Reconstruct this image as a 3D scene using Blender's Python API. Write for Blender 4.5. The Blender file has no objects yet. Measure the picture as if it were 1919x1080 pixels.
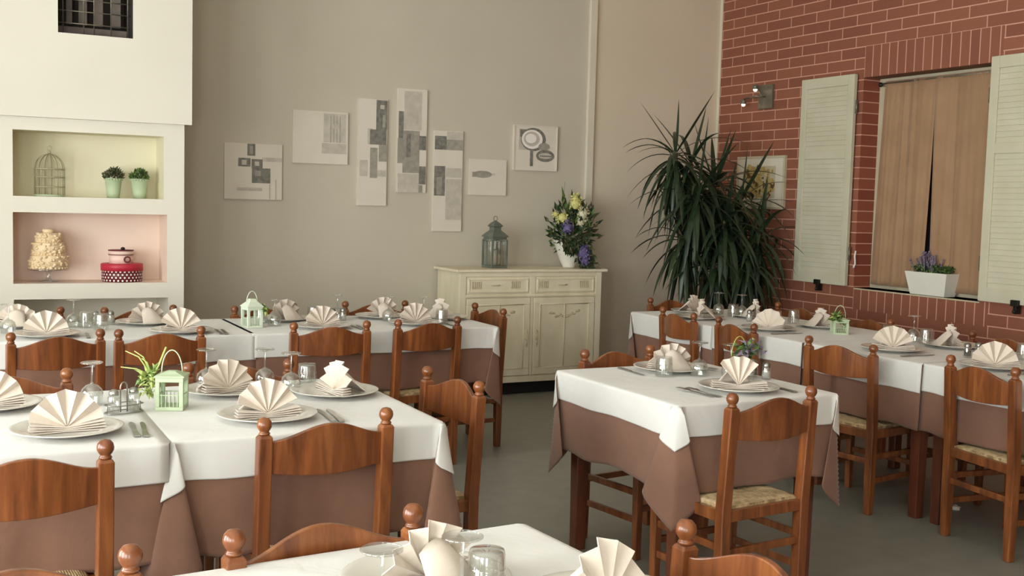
import bpy, bmesh, math, random
from mathutils import Vector, Matrix
PI = math.pi
rad = math.radians
C = bpy.context.scene.collection
R = random.Random(7)

# ------------------------------------------------------------------ materials
def srgb(c):
    f = lambda v: v / 12.92 if v <= .04045 else ((v + .055) / 1.055) ** 2.4
    return tuple(f(x / 255) for x in c) + (1,)

class NT:
    def __init__(s, name):
        s.m = bpy.data.materials.new(name); s.m.use_nodes = True
        s.t = s.m.node_tree; s.n = s.t.nodes; s.l = s.t.links
        s.b = s.n['Principled BSDF']; s.out = s.n['Material Output']
    def add(s, typ, ins=None, **kw):
        n = s.n.new(typ)
        for k, v in kw.items(): setattr(n, k, v)
        for k, v in (ins or {}).items():
            if isinstance(v, bpy.types.NodeSocket): s.l.new(v, n.inputs[k])
            else: n.inputs[k].default_value = v
        return n
    def set(s, **kw):
        for k, v in kw.items():
            k = k.replace('_', ' ')
            if isinstance(v, bpy.types.NodeSocket): s.l.new(v, s.b.inputs[k])
            else: s.b.inputs[k].default_value = v
    def ramp(s, fac, stops):
        r = s.add('ShaderNodeValToRGB', {'Fac': fac}); e = r.color_ramp.elements
        while len(e) < len(stops): e.new(.5)
        for i, (p, c) in enumerate(stops): e[i].position = p; e[i].color = c
        return r.outputs['Color']
    def coord(s, which='Object', scale=(1, 1, 1), loc=(0, 0, 0), rot=(0, 0, 0)):
        tc = s.add('ShaderNodeTexCoord')
        mp = s.add('ShaderNodeMapping', {'Vector': tc.outputs[which], 'Scale': scale, 'Location': loc, 'Rotation': rot})
        return mp.outputs['Vector']
    def bump(s, h, strength=.3, dist=.01):
        b = s.add('ShaderNodeBump', {'Height': h, 'Strength': strength, 'Distance': dist})
        s.l.new(b.outputs['Normal'], s.b.inputs['Normal'])

def mottled(name, c1, c2, scale=6, rough=.6, bump=0, bdist=.003, detail=4, metal=0, stretch=(1, 1, 1), **kw):
    m = NT(name); v = m.coord(scale=stretch)
    n = m.add('ShaderNodeTexNoise', {'Vector': v, 'Scale': scale, 'Detail': detail})
    m.set(Base_Color=m.ramp(n.outputs['Fac'], [(.3, srgb(c1)), (.7, srgb(c2))]), Roughness=rough, Metallic=metal, **kw)
    if bump:
        n2 = m.add('ShaderNodeTexNoise', {'Vector': v, 'Scale': scale * 12, 'Detail': 3})
        m.bump(n2.outputs['Fac'], bump, bdist)
    return m.m

def wood(name, dark, mid, light, rough=.3, scale=1.0):
    m = NT(name); v = m.coord(scale=(18 * scale, 18 * scale, 2.2 * scale))
    oi = m.add('ShaderNodeObjectInfo')
    sh = m.add('ShaderNodeVectorMath', {0: v, 1: (0, 0, 0)}, operation='ADD')
    cmb = m.add('ShaderNodeCombineXYZ', {'X': oi.outputs['Random'], 'Y': oi.outputs['Random'], 'Z': oi.outputs['Random']})
    sc = m.add('ShaderNodeVectorMath', {0: cmb.outputs[0]}, operation='SCALE'); sc.inputs['Scale'].default_value = 20
    m.l.new(sc.outputs[0], sh.inputs[1])
    n = m.add('ShaderNodeTexNoise', {'Vector': sh.outputs[0], 'Scale': 1.2, 'Detail': 6, 'Roughness': .62, 'Distortion': .6})
    col = m.ramp(n.outputs['Fac'], [(.28, srgb(dark)), (.5, srgb(mid)), (.75, srgb(light))])
    m.set(Base_Color=col, Roughness=rough, Coat_Weight=.25, Coat_Roughness=.2)
    m.bump(n.outputs['Fac'], .08, .002)
    return m.m

def glassy(name, tint=(1, 1, 1, 1), rough=.02, ior=1.45, body=0.0):
    m = NT(name)
    tr = m.add('ShaderNodeBsdfTransparent', {'Color': tint})
    gl = m.add('ShaderNodeBsdfGlossy', {'Color': (1, 1, 1, 1), 'Roughness': rough})
    lw = m.add('ShaderNodeLayerWeight', {'Blend': .5})
    pw = m.add('ShaderNodeMath', {0: lw.outputs['Facing'], 1: 4.0}, operation='POWER')
    ad = m.add('ShaderNodeMath', {0: pw.outputs[0], 1: .8, 2: body}, operation='MULTIPLY_ADD')
    mx = m.add('ShaderNodeMixShader', {0: ad.outputs[0], 1: tr.outputs[0], 2: gl.outputs[0]})
    m.l.new(mx.outputs[0], m.out.inputs['Surface']); m.n.remove(m.b)
    return m.m

def brick(name, soldier=False):
    m = NT(name)
    tc = m.add('ShaderNodeTexCoord'); sp = m.add('ShaderNodeSeparateXYZ', {0: tc.outputs['Object']})
    if not soldier:   # running bond: length along y, courses along z
        a = m.add('ShaderNodeMath', {0: sp.outputs['Y'], 1: 9.0 - 6.36 % .30 + .05}, operation='ADD').outputs[0]
        b = m.add('ShaderNodeMath', {0: sp.outputs['Z'], 1: 8.3 * 1 - 2.769 % .083 + .083}, operation='ADD').outputs[0]
        v = m.add('ShaderNodeCombineXYZ', {'X': a, 'Y': b}).outputs[0]
        bw, rh, off = .30, .083, .5
    else:
        a = m.add('ShaderNodeMath', {0: sp.outputs['Y'], 1: 8.1 - 6.36 % .081 + .081}, operation='ADD').outputs[0]
        b = m.add('ShaderNodeMath', {0: sp.outputs['Z'], 1: 0.0}, operation='ADD').outputs[0]
        v = m.add('ShaderNodeCombineXYZ', {'X': a, 'Y': b}).outputs[0]
        bw, rh, off = .081, 40.0, 0
    br = m.add('ShaderNodeTexBrick', {'Vector': v, 'Color1': (0, 0, 0, 1), 'Color2': (1, 1, 1, 1), 'Mortar': (.5, .5, .5, 1),
               'Scale': 1.0, 'Mortar Size': .0042, 'Mortar Smooth': .15, 'Bias': 0, 'Brick Width': bw, 'Row Height': rh},
               offset=off, squash=1, offset_frequency=2)
    n = m.add('ShaderNodeTexNoise', {'Vector': tc.outputs['Object'], 'Scale': 30, 'Detail': 6})
    n2 = m.add('ShaderNodeTexNoise', {'Vector': tc.outputs['Object'], 'Scale': 2.0, 'Detail': 3})
    f1 = m.add('ShaderNodeMath', {0: br.outputs['Color'], 1: .55}, operation='MULTIPLY').outputs[0]
    f2 = m.add('ShaderNodeMath', {0: n.outputs['Fac'], 1: .3, 2: f1}, operation='MULTIPLY_ADD').outputs[0]
    f3 = m.add('ShaderNodeMath', {0: n2.outputs['Fac'], 1: .15, 2: f2}, operation='MULTIPLY_ADD').outputs[0]
    bc = m.ramp(f3, [(.1, srgb((128, 75, 57))), (.5, srgb((140, 85, 65))), (.95, srgb((148, 93, 69)))])
    mort = srgb((206, 156, 136))
    mx = m.add('ShaderNodeMix', {0: br.outputs['Fac'], 6: bc, 7: mort}, data_type='RGBA')
    m.set(Base_Color=mx.outputs[2], Roughness=.75)
    h = m.add('ShaderNodeMath', {0: 1.0, 1: br.outputs['Fac']}, operation='SUBTRACT').outputs[0]
    h2 = m.add('ShaderNodeMath', {0: n.outputs['Fac'], 1: .25, 2: h}, operation='MULTIPLY_ADD').outputs[0]
    m.bump(h2, .5, .004)
    return m.m

def cloth_mat(name, c1, c2, weave=900, rough=.85, sheen=.2, crease=True):
    m = NT(name); v = m.coord()
    n = m.add('ShaderNodeTexNoise', {'Vector': v, 'Scale': 5, 'Detail': 4})
    m.set(Base_Color=m.ramp(n.outputs['Fac'], [(.3, srgb(c1)), (.7, srgb(c2))]), Roughness=rough, Sheen_Weight=sheen)
    n1 = m.add('ShaderNodeTexNoise', {'Vector': v, 'Scale': 7, 'Detail': 3, 'Distortion': .8})
    n2 = m.add('ShaderNodeTexNoise', {'Vector': v, 'Scale': weave, 'Detail': 1})
    s = m.add('ShaderNodeMath', {0: n2.outputs['Fac'], 1: .03, 2: n1.outputs['Fac']}, operation='MULTIPLY_ADD')
    m.bump(s.outputs[0], .35, .012)
    return m.m

def rush_mat():
    m = NT('woven_rush'); tc = m.add('ShaderNodeTexCoord'); sp = m.add('ShaderNodeSeparateXYZ', {0: tc.outputs['Object']})
    ax = m.add('ShaderNodeMath', {0: sp.outputs['X']}, operation='ABSOLUTE').outputs[0]
    y0 = m.add('ShaderNodeMath', {0: sp.outputs['Y'], 1: .2}, operation='SUBTRACT').outputs[0]
    ay = m.add('ShaderNodeMath', {0: y0}, operation='ABSOLUTE').outputs[0]
    mxx = m.add('ShaderNodeMath', {0: ax, 1: ay}, operation='MAXIMUM').outputs[0]
    nz = m.add('ShaderNodeTexNoise', {'Vector': tc.outputs['Object'], 'Scale': 40, 'Detail': 3})
    ph = m.add('ShaderNodeMath', {0: nz.outputs['Fac'], 1: 3.0}, operation='MULTIPLY').outputs[0]
    p2 = m.add('ShaderNodeMath', {0: mxx, 1: 900.0, 2: ph}, operation='MULTIPLY_ADD').outputs[0]
    sn = m.add('ShaderNodeMath', {0: p2}, operation='SINE').outputs[0]
    f = m.add('ShaderNodeMath', {0: sn, 1: .25, 2: nz.outputs['Fac']}, operation='MULTIPLY_ADD').outputs[0]
    m.set(Base_Color=m.ramp(f, [(.2, srgb((140, 118, 84))), (.5, srgb((196, 172, 130))), (.8, srgb((226, 206, 166)))]), Roughness=.65)
    m.bump(sn, .5, .003)
    return m.m

M = {}
M['wood'] = wood('orange_brown_wood', (82, 44, 24), (122, 69, 36), (156, 96, 52), .28)
M['dark_wood'] = wood('dark_brown_wood', (70, 36, 24), (96, 50, 32), (120, 66, 42), .35)
M['rush'] = rush_mat()
M['white_cloth'] = cloth_mat('white_table_linen', (209, 208, 204), (218, 217, 213))
M['brown_cloth'] = cloth_mat('brown_table_linen', (118, 85, 69), (132, 95, 76))
M['napkin'] = cloth_mat('cream_napkin_linen', (210, 198, 184), (221, 210, 198))
M['curtain'] = cloth_mat('tan_curtain_fabric', (152, 119, 88), (164, 130, 98), rough=.8)
M['porcelain'] = mottled('white_porcelain', (208, 205, 196), (216, 213, 204), 3, .18, Coat_Weight=.3)
M['glass'] = glassy('clear_glass', (.93, .94, .93, 1), .03, 1.5, .15)
M['pane'] = glassy('window_glass', (.98, .99, .99, 1), .0, 1.3, 0)
M['steel'] = mottled('brushed_steel', (150, 150, 146), (185, 184, 178), 20, .28, metal=1.0)
M['dull_steel'] = mottled('dull_grey_metal', (112, 106, 94), (134, 126, 110), 20, .4, metal=.5)
M['iron'] = mottled('black_iron', (22, 22, 20), (36, 34, 32), 15, .5, metal=.4)
M['brick'] = brick('red_brick_running_bond')
M['soldier'] = brick('red_brick_soldier_course', True)
M['wall_grey'] = mottled('grey_green_wall_paint', (195, 188, 171), (200, 193, 176), 1.6, .75, .12, .002)
M['wall_beige'] = mottled('beige_wall_paint', (214, 201, 180), (219, 206, 185), 1.6, .75, .12, .002)
M['wall_white'] = mottled('off_white_wall_paint', (223, 219, 206), (228, 224, 211), 1.6, .7, .12, .002)
M['wall_cream'] = mottled('cream_trim_paint', (214, 207, 188), (222, 214, 196), 3, .6)
M['niche_green_bounce'] = mottled('pale_olive_paint_and_bounce', (224, 218, 190), (229, 223, 197), 2, .7)  # olive tint: wall paint with bounced light mixed into its colour
M['niche_pink_bounce'] = mottled('pale_rose_paint_and_bounce', (232, 212, 197), (237, 218, 204), 2, .7)  # rose tint, part paint and part bounced light held in the base colour
M['floor'] = mottled('grey_floor_sheet', (126, 126, 117), (135, 134, 125), 9, .42, .06, .001)
M['ceiling'] = mottled('white_ceiling_paint', (232, 229, 220), (238, 235, 226), 2, .8)
M['shutter'] = mottled('aged_cream_shutter_paint', (192, 188, 164), (202, 198, 177), 5, .55, .1, .001)
M['frame_cream'] = mottled('cream_window_frame_paint', (188, 178, 152), (200, 190, 164), 5, .6)
M['cabinet'] = mottled('chalky_cream_cabinet_paint', (222, 212, 184), (238, 230, 206), 7, .6, .15, .001, stretch=(1, 1, .4))
M['cabinet_worn'] = mottled('worn_grey_carving', (184, 172, 144), (212, 202, 175), 40, .7)
M['black'] = mottled('black_paint', (14, 13, 12), (22, 20, 19), 8, .6)
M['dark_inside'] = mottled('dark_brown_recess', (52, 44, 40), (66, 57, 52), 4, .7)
M['rack'] = mottled('grey_rack_boards', (104, 92, 86), (136, 124, 116), 5, .6)
M['canvas'] = mottled('off_white_canvas', (214, 207, 192), (222, 215, 201), 4, .85, .2, .001)
M['art_dark'] = mottled('charcoal_paint', (100, 99, 92), (138, 136, 126), 34, .7, detail=8)
M['art_mid'] = mottled('mid_grey_paint', (142, 139, 128), (166, 162, 150), 26, .7, detail=8)
M['art_light'] = mottled('pale_grey_paint', (182, 175, 162), (202, 195, 182), 20, .8, detail=8)
M['art_ochre'] = mottled('ochre_paint', (160, 136, 72), (196, 176, 112), 30, .8)
M['art_brown'] = mottled('brown_ink', (84, 60, 34), (110, 84, 48), 30, .8)
M['leaf'] = mottled('dark_green_leaf', (26, 42, 28), (52, 70, 44), 3, .38, stretch=(6, 6, 1))
M['leaf_mid'] = mottled('mid_green_leaf', (64, 92, 40), (104, 134, 62), 12, .5)
M['leaf_dark'] = mottled('deep_green_leaf', (38, 56, 36), (66, 86, 52), 12, .5)
M['leaf_lime'] = mottled('lime_green_petal', (160, 178, 92), (190, 204, 128), 15, .6)
M['leaf_brown'] = mottled('reddish_green_leaf', (70, 72, 44), (112, 104, 72), 15, .6)
M['trunk'] = mottled('plant_trunk_bark', (96, 82, 62), (124, 106, 82), 20, .8, .4, .004)
M['soil'] = mottled('dark_soil', (44, 34, 26), (60, 48, 36), 60, .9, .5, .004)
M['terracotta'] = mottled('terracotta_pot', (140, 84, 58), (160, 100, 72), 8, .8)
M['mint'] = mottled('mint_green_enamel', (172, 190, 156), (186, 202, 170), 6, .4)
M['mint_white'] = mottled('whitish_mint_enamel', (206, 220, 198), (220, 230, 212), 6, .4)
M['lantern_grey'] = mottled('grey_green_lantern_metal', (96, 106, 96), (118, 126, 114), 12, .5, metal=.2)
M['candle'] = mottled('ivory_candle_wax', (232, 226, 204), (240, 234, 214), 6, .5)
M['white_ceramic'] = mottled('white_ceramic', (226, 224, 212), (234, 232, 222), 4, .3)
M['yellow_flower'] = mottled('pale_yellow_petal', (196, 194, 112), (222, 218, 152), 30, .7)
M['white_flower'] = mottled('cream_petal', (206, 202, 166), (226, 222, 190), 30, .7)
M['purple_flower'] = mottled('violet_petal', (84, 74, 120), (124, 114, 158), 30, .7)
M['lavender'] = mottled('lavender_bloom', (104, 94, 116), (136, 122, 140), 30, .8)
M['icing'] = mottled('cream_icing', (224, 200, 160), (236, 216, 182), 30, .6, .3, .003)
M['red_card'] = mottled('crimson_card', (178, 34, 56), (192, 44, 66), 6, .5)
M['pink_card'] = mottled('pale_pink_card', (226, 196, 184), (236, 210, 198), 6, .6)
M['dark_red'] = mottled('dark_maroon_card', (90, 20, 30), (104, 28, 38), 6, .5)
M['white_dot'] = mottled('white_dot_print', (236, 230, 224), (242, 238, 232), 6, .6)
M['pepper'] = mottled('ground_pepper', (60, 52, 44), (90, 78, 64), 80, .9)
M['salt'] = mottled('white_salt', (232, 230, 224), (240, 238, 232), 80, .9)
M['oil'] = mottled('golden_oil', (150, 130, 50), (170, 150, 70), 5, .2)
M['bag'] = mottled('white_plastic_cap', (220, 220, 216), (230, 230, 226), 6, .4)
M['wire'] = mottled('aged_pale_wire', (150, 146, 118), (176, 170, 140), 12, .5)
E_ = NT('warm_lamp_bulb'); E_.set(Base_Color=(1, .95, .85, 1), Emission_Color=(1, .9, .75, 1), Emission_Strength=3.0); M['bulb'] = E_.m

# ------------------------------------------------------------------ mesh helpers
def obj(name, bm, mats, parent=None, smooth=False, bevel=0, seg=2):
    bmesh.ops.recalc_face_normals(bm, faces=bm.faces[:])
    me = bpy.data.meshes.new(name); bm.to_mesh(me); bm.free()
    if not isinstance(mats, (list, tuple)): mats = [mats]
    for m in mats: me.materials.append(M[m] if isinstance(m, str) else m)
    o = bpy.data.objects.new(name, me); C.objects.link(o)
    if parent: o.parent = parent
    if smooth:
        for p in me.polygons: p.use_smooth = True
    if bevel:
        b = o.modifiers.new('bevel', 'BEVEL'); b.width = bevel; b.segments = seg; b.limit_method = 'ANGLE'; b.angle_limit = rad(40)
    return o

def tag(o, label, cat, group=None):
    o['label'] = label; o['category'] = cat
    if group: o['group'] = group
    return o

def thing(name, label, cat, loc=(0, 0, 0), rot=0, group=None):
    o = bpy.data.objects.new(name, None); C.objects.link(o)
    o.empty_display_size = .05
    o.location = loc; o.rotation_euler = (0, 0, rot)
    return tag(o, label, cat, group)

def struct(name, bm, mats, parent=None, **kw):
    o = obj(name, bm, mats, parent, **kw)
    if not parent: o['kind'] = 'structure'
    return o

def dup(root, loc, rot, label, group=None, name=None):
    r = root.copy(); C.objects.link(r); r.location = loc; r.rotation_euler = (0, 0, rot)
    r['label'] = label
    if group: r['group'] = group
    for ch in list(root.children):
        c = ch.copy(); C.objects.link(c); c.parent = r
        for g in list(ch.children):
            d = g.copy(); C.objects.link(d); d.parent = c
    return r

def box(bm, lo, hi, mi=0, mat=None):
    vs = [bm.verts.new((x, y, z)) for x in (lo[0], hi[0]) for y in (lo[1], hi[1]) for z in (lo[2], hi[2])]
    if mat:
        for v in vs: v.co = mat @ v.co
    for f in ((0, 1, 3, 2), (4, 6, 7, 5), (0, 4, 5, 1), (2, 3, 7, 6), (0, 2, 6, 4), (1, 5, 7, 3)):
        bm.faces.new([vs[i] for i in f]).material_index = mi
    return vs

def lathe(bm, prof, n=24, o=(0, 0, 0), mi=0, sx=1, sy=1, mat=None, smooth=True):
    rings = []
    for r, z in prof:
        if r < 1e-6: rings.append([bm.verts.new((o[0], o[1], o[2] + z))])
        else: rings.append([bm.verts.new((o[0] + sx * r * math.cos(2 * PI * i / n), o[1] + sy * r * math.sin(2 * PI * i / n), o[2] + z)) for i in range(n)])
    if mat:
        for rg in rings:
            for v in rg: v.co = mat @ v.co
    for a, b in zip(rings, rings[1:]):
        if len(a) == 1 and len(b) == 1: continue
        for i in range(n):
            j = (i + 1) % n
            if len(a) == 1: f = bm.faces.new((a[0], b[j], b[i]))
            elif len(b) == 1: f = bm.faces.new((a[i], a[j], b[0]))
            else: f = bm.faces.new((a[i], a[j], b[j], b[i]))
            f.material_index = mi; f.smooth = smooth

def tube(bm, pts, r, n=8, mi=0, closed=False, cap=True):
    pts = [Vector(p) for p in pts]; rings = []
    up = Vector((0, 0, 1))
    N = len(pts)
    rs = r if isinstance(r, (list, tuple)) else [r] * N
    prev = None
    for i, p in enumerate(pts):
        if closed: t = (pts[(i + 1) % N] - pts[i - 1]).normalized()
        else: t = (pts[min(i + 1, N - 1)] - pts[max(i - 1, 0)]).normalized()
        if prev is None:
            a = t.cross(up)
            if a.length < 1e-3: a = t.cross(Vector((1, 0, 0)))
        else: a = prev - t * prev.dot(t)
        a.normalize(); prev = a; b = t.cross(a)
        rings.append([bm.verts.new(p + (a * math.cos(2 * PI * k / n) + b * math.sin(2 * PI * k / n)) * rs[i]) for k in range(n)])
    seq = list(zip(rings, rings[1:])) + ([(rings[-1], rings[0])] if closed else [])
    for A, B in seq:
        for k in range(n):
            f = bm.faces.new((A[k], A[(k + 1) % n], B[(k + 1) % n], B[k])); f.material_index = mi; f.smooth = True
    if cap and not closed:
        for rg in (rings[0][::-1], rings[-1]): bm.faces.new(rg).material_index = mi

def post(bm, path, w, d, mi=0, mat=None):
    """square section bar through a list of (x, y, z, scale)."""
    rings = []
    for x, y, z, s in path:
        rings.append([bm.verts.new((x + a * w / 2 * s, y + b * d / 2 * s, z)) for a, b in ((-1, -1), (1, -1), (1, 1), (-1, 1))])
    for A, B in zip(rings, rings[1:]):
        for k in range(4): bm.faces.new((A[k], A[(k + 1) % 4], B[(k + 1) % 4], B[k])).material_index = mi
    bm.faces.new(rings[0][::-1]); bm.faces.new(rings[-1])

def sphere(bm, c, r, mi=0, n=8, sz=1, sx=1, sy=1):
    prof = [(r * math.sin(PI * i / n), -r * sz * math.cos(PI * i / n)) for i in range(n + 1)]
    lathe(bm, prof, n + 4, c, mi, sx, sy)

# ------------------------------------------------------------------ the room
XW, YB, XL, YF, ZC = 6.213, 8.15, -2.9, -2.6, 3.9
bm = bmesh.new(); box(bm, (XL - .2, YF - .2, -.12), (XW + .6, YB + .2, 0)); struct('floor', bm, 'floor')
bm = bmesh.new(); box(bm, (XL - .2, YF - .2, ZC), (XW + .6, YB + .2, ZC + .15)); struct('ceiling', bm, 'ceiling')
bm = bmesh.new(); box(bm, (XL - .2, YB, 0), (4.87, YB + .15, ZC), 0); box(bm, (4.87, YB, 0), (XW + .6, YB + .15, ZC), 1)
struct('wall_back', bm, ['wall_grey', 'wall_beige'])
bm = bmesh.new(); box(bm, (4.835, YB - .035, 0), (4.905, YB, ZC)); struct('trim_1', bm, 'wall_cream', bevel=.006)
bm = bmesh.new(); box(bm, (XW - .012, YB - .03, 0), (XW + .01, YB, ZC)); struct('trim_2', bm, 'wall_cream', bevel=.004)

# wall with openings towards the street on the left: tall windows that let the daylight in
def wall_with_windows(name, axis, pos, thick, span, wins, mat):
    bm = bmesh.new()
    def bx(a0, a1, z0, z1):
        if axis == 'x': box(bm, (pos - thick, a0, z0), (pos, a1, z1))
        else: box(bm, (a0, pos - thick, z0), (a1, pos, z1))
    a = span[0]
    for w0, w1, z0, z1 in wins:
        bx(a, w0, 0, ZC); bx(w0, w1, 0, z0); bx(w0, w1, z1, ZC); a = w1
    bx(a, span[1], 0, ZC)
    struct(name, bm, mat)
LW = [(-1.9, .1, .4, 2.7), (.7, 2.6, .4, 2.7), (3.2, 4.9, .4, 2.7)]
FILL_WIN = [(-1.9, -.9, .4, 2.7)]  # unseen window behind the camera, added and sized for front light
wall_with_windows('wall_left', 'x', XL, .2, (YF - .2, YB), LW, 'wall_white')
wall_with_windows('wall_front', 'y', YF, .2, (XL, XW), FILL_WIN, 'wall_white')
wi = 2
for ax, wins in (('x', LW), ('y', FILL_WIN)):
    for a0, a1, z0, z1 in wins:
        def pt(a, d, z): return (XL - .1 + d, a, z) if ax == 'x' else (a, YF - .1 + d, z)
        bm = bmesh.new(); t = .05
        am = (a0 + a1) / 2
        for (p0, p1, q0, q1) in ((a0, a1, z0, z0 + t), (a0, a1, z1 - t, z1), (a0, a0 + t, z0 + t, z1 - t), (a1 - t, a1, z0 + t, z1 - t), (am - t / 2, am + t / 2, z0 + t, z1 - t)):
            lo, hi = pt(p0, -.03, q0), pt(p1, .03, q1); box(bm, lo, hi)
        w = struct('window_%d' % wi, bm, 'shutter')
        bm = bmesh.new(); box(bm, pt(a0 + t, -.004, z0 + t), pt(a1 - t, .004, z1 - t)); struct('pane', bm, 'pane', w)
        wi += 1

# brick wall with its window opening, lintel and sill of soldier bricks
OY0, OY1, OZ0, OZ1, OD = 5.19, 6.36, .935, 2.535, .165
bm = bmesh.new()
def q(pts, mi):
    bm.faces.new([bm.verts.new(p) for p in pts]).material_index = mi
LY0, LZ1, SZ0 = 5.118, 2.769, .77
ys = [YF - .2, LY0, OY0, OY1, YB + .15]; zs = [0, SZ0, OZ0, OZ1, LZ1, ZC]
for i in range(4):
    for j in range(5):
        if i == 2 and j == 2: continue
        mi = 0
        if j == 3 and i in (1, 2): mi = 1
        if j == 1 and i in (1, 2): mi = 1
        q([(XW, ys[i], zs[j]), (XW, ys[i + 1], zs[j]), (XW, ys[i + 1], zs[j + 1]), (XW, ys[i], zs[j + 1])], mi)
def revface(y):   # reveal jamb bricks
    q([(XW, y, OZ0), (XW + OD + .05, y, OZ0), (XW + OD + .05, y, OZ1), (XW, y, OZ1)], 2)
revface(OY0); revface(OY1)
q([(XW, OY0, OZ1), (XW, OY1, OZ1), (XW + OD + .05, OY1, OZ1), (XW + OD + .05, OY0, OZ1)], 3)
q([(XW, OY0, OZ0), (XW, OY1, OZ0), (XW + OD + .05, OY1, OZ0), (XW + OD + .05, OY0, OZ0)], 3)
# back and rims so the wall has thickness
q([(XW + .4, YF - .2, 0), (XW + .4, YB + .15, 0), (XW + .4, YB + .15, ZC), (XW + .4, YF - .2, ZC)], 0)
def jambmat():
    m = NT('red_brick_jamb'); tc = m.add('ShaderNodeTexCoord'); sp = m.add('ShaderNodeSeparateXYZ', {0: tc.outputs['Object']})
    b = m.add('ShaderNodeMath', {0: sp.outputs['Z'], 1: 8.3 - 2.769 % .083 + .083}, operation='ADD').outputs[0]
    v = m.add('ShaderNodeCombineXYZ', {'X': 50.3, 'Y': b}).outputs[0]
    br = m.add('ShaderNodeTexBrick', {'Vector': v, 'Color1': srgb((132, 66, 49)), 'Color2': srgb((150, 82, 60)), 'Mortar': srgb((206, 156, 136)),
               'Scale': 1.0, 'Mortar Size': .0042, 'Mortar Smooth': .15, 'Brick Width': 100.0, 'Row Height': .083}, offset=0)
    m.set(Base_Color=br.outputs['Color'], Roughness=.75); return m.m
struct('wall_right', bm, ['brick', 'soldier', jambmat(), mottled('brown_lintel_plaster', (128, 84, 62), (140, 96, 72), 6, .8)])

# window in the brick wall: cream frame, dark opaque board added in place of glass
FX = XW + OD
bm = bmesh.new()
box(bm, (FX, OY0, OZ0), (FX + .05, OY0 + .07, OZ1)); box(bm, (FX, OY1 - .09, OZ0), (FX + .05, OY1, OZ1))
box(bm, (FX, OY0 + .07, OZ1 - .04), (FX + .05, OY1 - .09, OZ1)); box(bm, (FX, OY0 + .07, OZ0), (FX + .05, OY1 - .09, OZ0 + .05))
box(bm, (FX + .02, 5.74, OZ0 + .05), (FX + .05, 5.8, OZ1 - .04))
win = struct('window_1', bm, 'frame_cream', bevel=.004)
bm = bmesh.new(); box(bm, (FX + .06, OY0 - .02, OZ0 - .02), (FX + .08, OY1 + .02, OZ1 + .02)); struct('pane', bm, 'dark_inside', win)
bm = bmesh.new(); box(bm, (XW - .003, OY0 - .0, OZ0 - .012), (FX + .02, OY1 + .0, OZ0)); struct('sill', bm, 'frame_cream', win, bevel=.004)

# niche block on the left
BY, BX, BZ = 7.35, 1.368, 1.96
def front_with_holes(bm, x0, x1, z0, z1, y, holes, mi=0):
    xs = sorted({x0, x1} | {h[0] for h in holes} | {h[1] for h in holes}); zz = sorted({z0, z1} | {h[2] for h in holes} | {h[3] for h in holes})
    for a, b in zip(xs, xs[1:]):
        for c, d in zip(zz, zz[1:]):
            mx, mz = (a + b) / 2, (c + d) / 2
            if any(h[0] < mx < h[1] and h[2] < mz < h[3] for h in holes): continue
            f = bm.faces.new([bm.verts.new(p) for p in ((a, y, c), (b, y, c), (b, y, d), (a, y, d))]); f.material_index = mi
    for h in holes:
        a, b, c, d, dep, m = h
        Y = y + dep
        for p in (((a, y, c), (a, Y, c), (a, Y, d), (a, y, d)), ((b, y, c), (b, Y, c), (b, Y, d), (b, y, d)), ((a, y, c), (b, y, c), (b, Y, c), (a, Y, c)),
                  ((a, y, d), (b, y, d), (b, Y, d), (a, Y, d)), ((a, Y, c), (b, Y, c), (b, Y, d), (a, Y, d))):
            bm.faces.new([bm.verts.new(v) for v in p]).material_index = m
bm = bmesh.new()
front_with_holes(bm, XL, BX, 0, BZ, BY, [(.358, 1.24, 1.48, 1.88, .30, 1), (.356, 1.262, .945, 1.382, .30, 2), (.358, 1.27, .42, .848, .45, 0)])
for p in (((BX, BY, 0), (BX, YB, 0), (BX, YB, BZ), (BX, BY, BZ)),):
    bm.faces.new([bm.verts.new(v) for v in p])
UY, UX = 7.31, 1.408
front_with_holes(bm, XL, UX, BZ, ZC, UY, [(.612, 1.046, 2.475, 3.1, .4, 3)])
for p in (((UX, UY, BZ), (UX, YB, BZ), (UX, YB, ZC), (UX, UY, ZC)), ((XL, UY, BZ), (UX, UY, BZ), (UX, YB, BZ), (XL, YB, BZ))):
    bm.faces.new([bm.verts.new(v) for v in p])
o = struct('wall_niches', bm, ['wall_white', 'niche_green_bounce', 'niche_pink_bounce', 'dark_inside'])

# dark opening above the niches: rack with bars
t = thing('wine_rack', 'dark barred rack in the square opening high on the white wall', 'rack', (.829, UY + .2, 2.475))
bm = bmesh.new()
for x, w in ((-.13, .035), (-.05, .05), (.045, .05), (.15, .055)): box(bm, (x - w / 2, .05, .09), (x + w / 2, .08, .6))
box(bm, (-.21, .02, 0), (.21, .1, .07)); obj('rack_boards', bm, 'rack', t)
bm = bmesh.new()
for z in (.075, .15, .22, .30, .38): tube(bm, [(-.215, -.1, z), (.215, -.1, z)], .004, 6)
for x in (-.18, -.06, .0, .1, .2): tube(bm, [(x, -.1, 0), (x, -.1, .6)], .004, 6)
obj('grille', bm, 'dull_steel', t)

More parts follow.
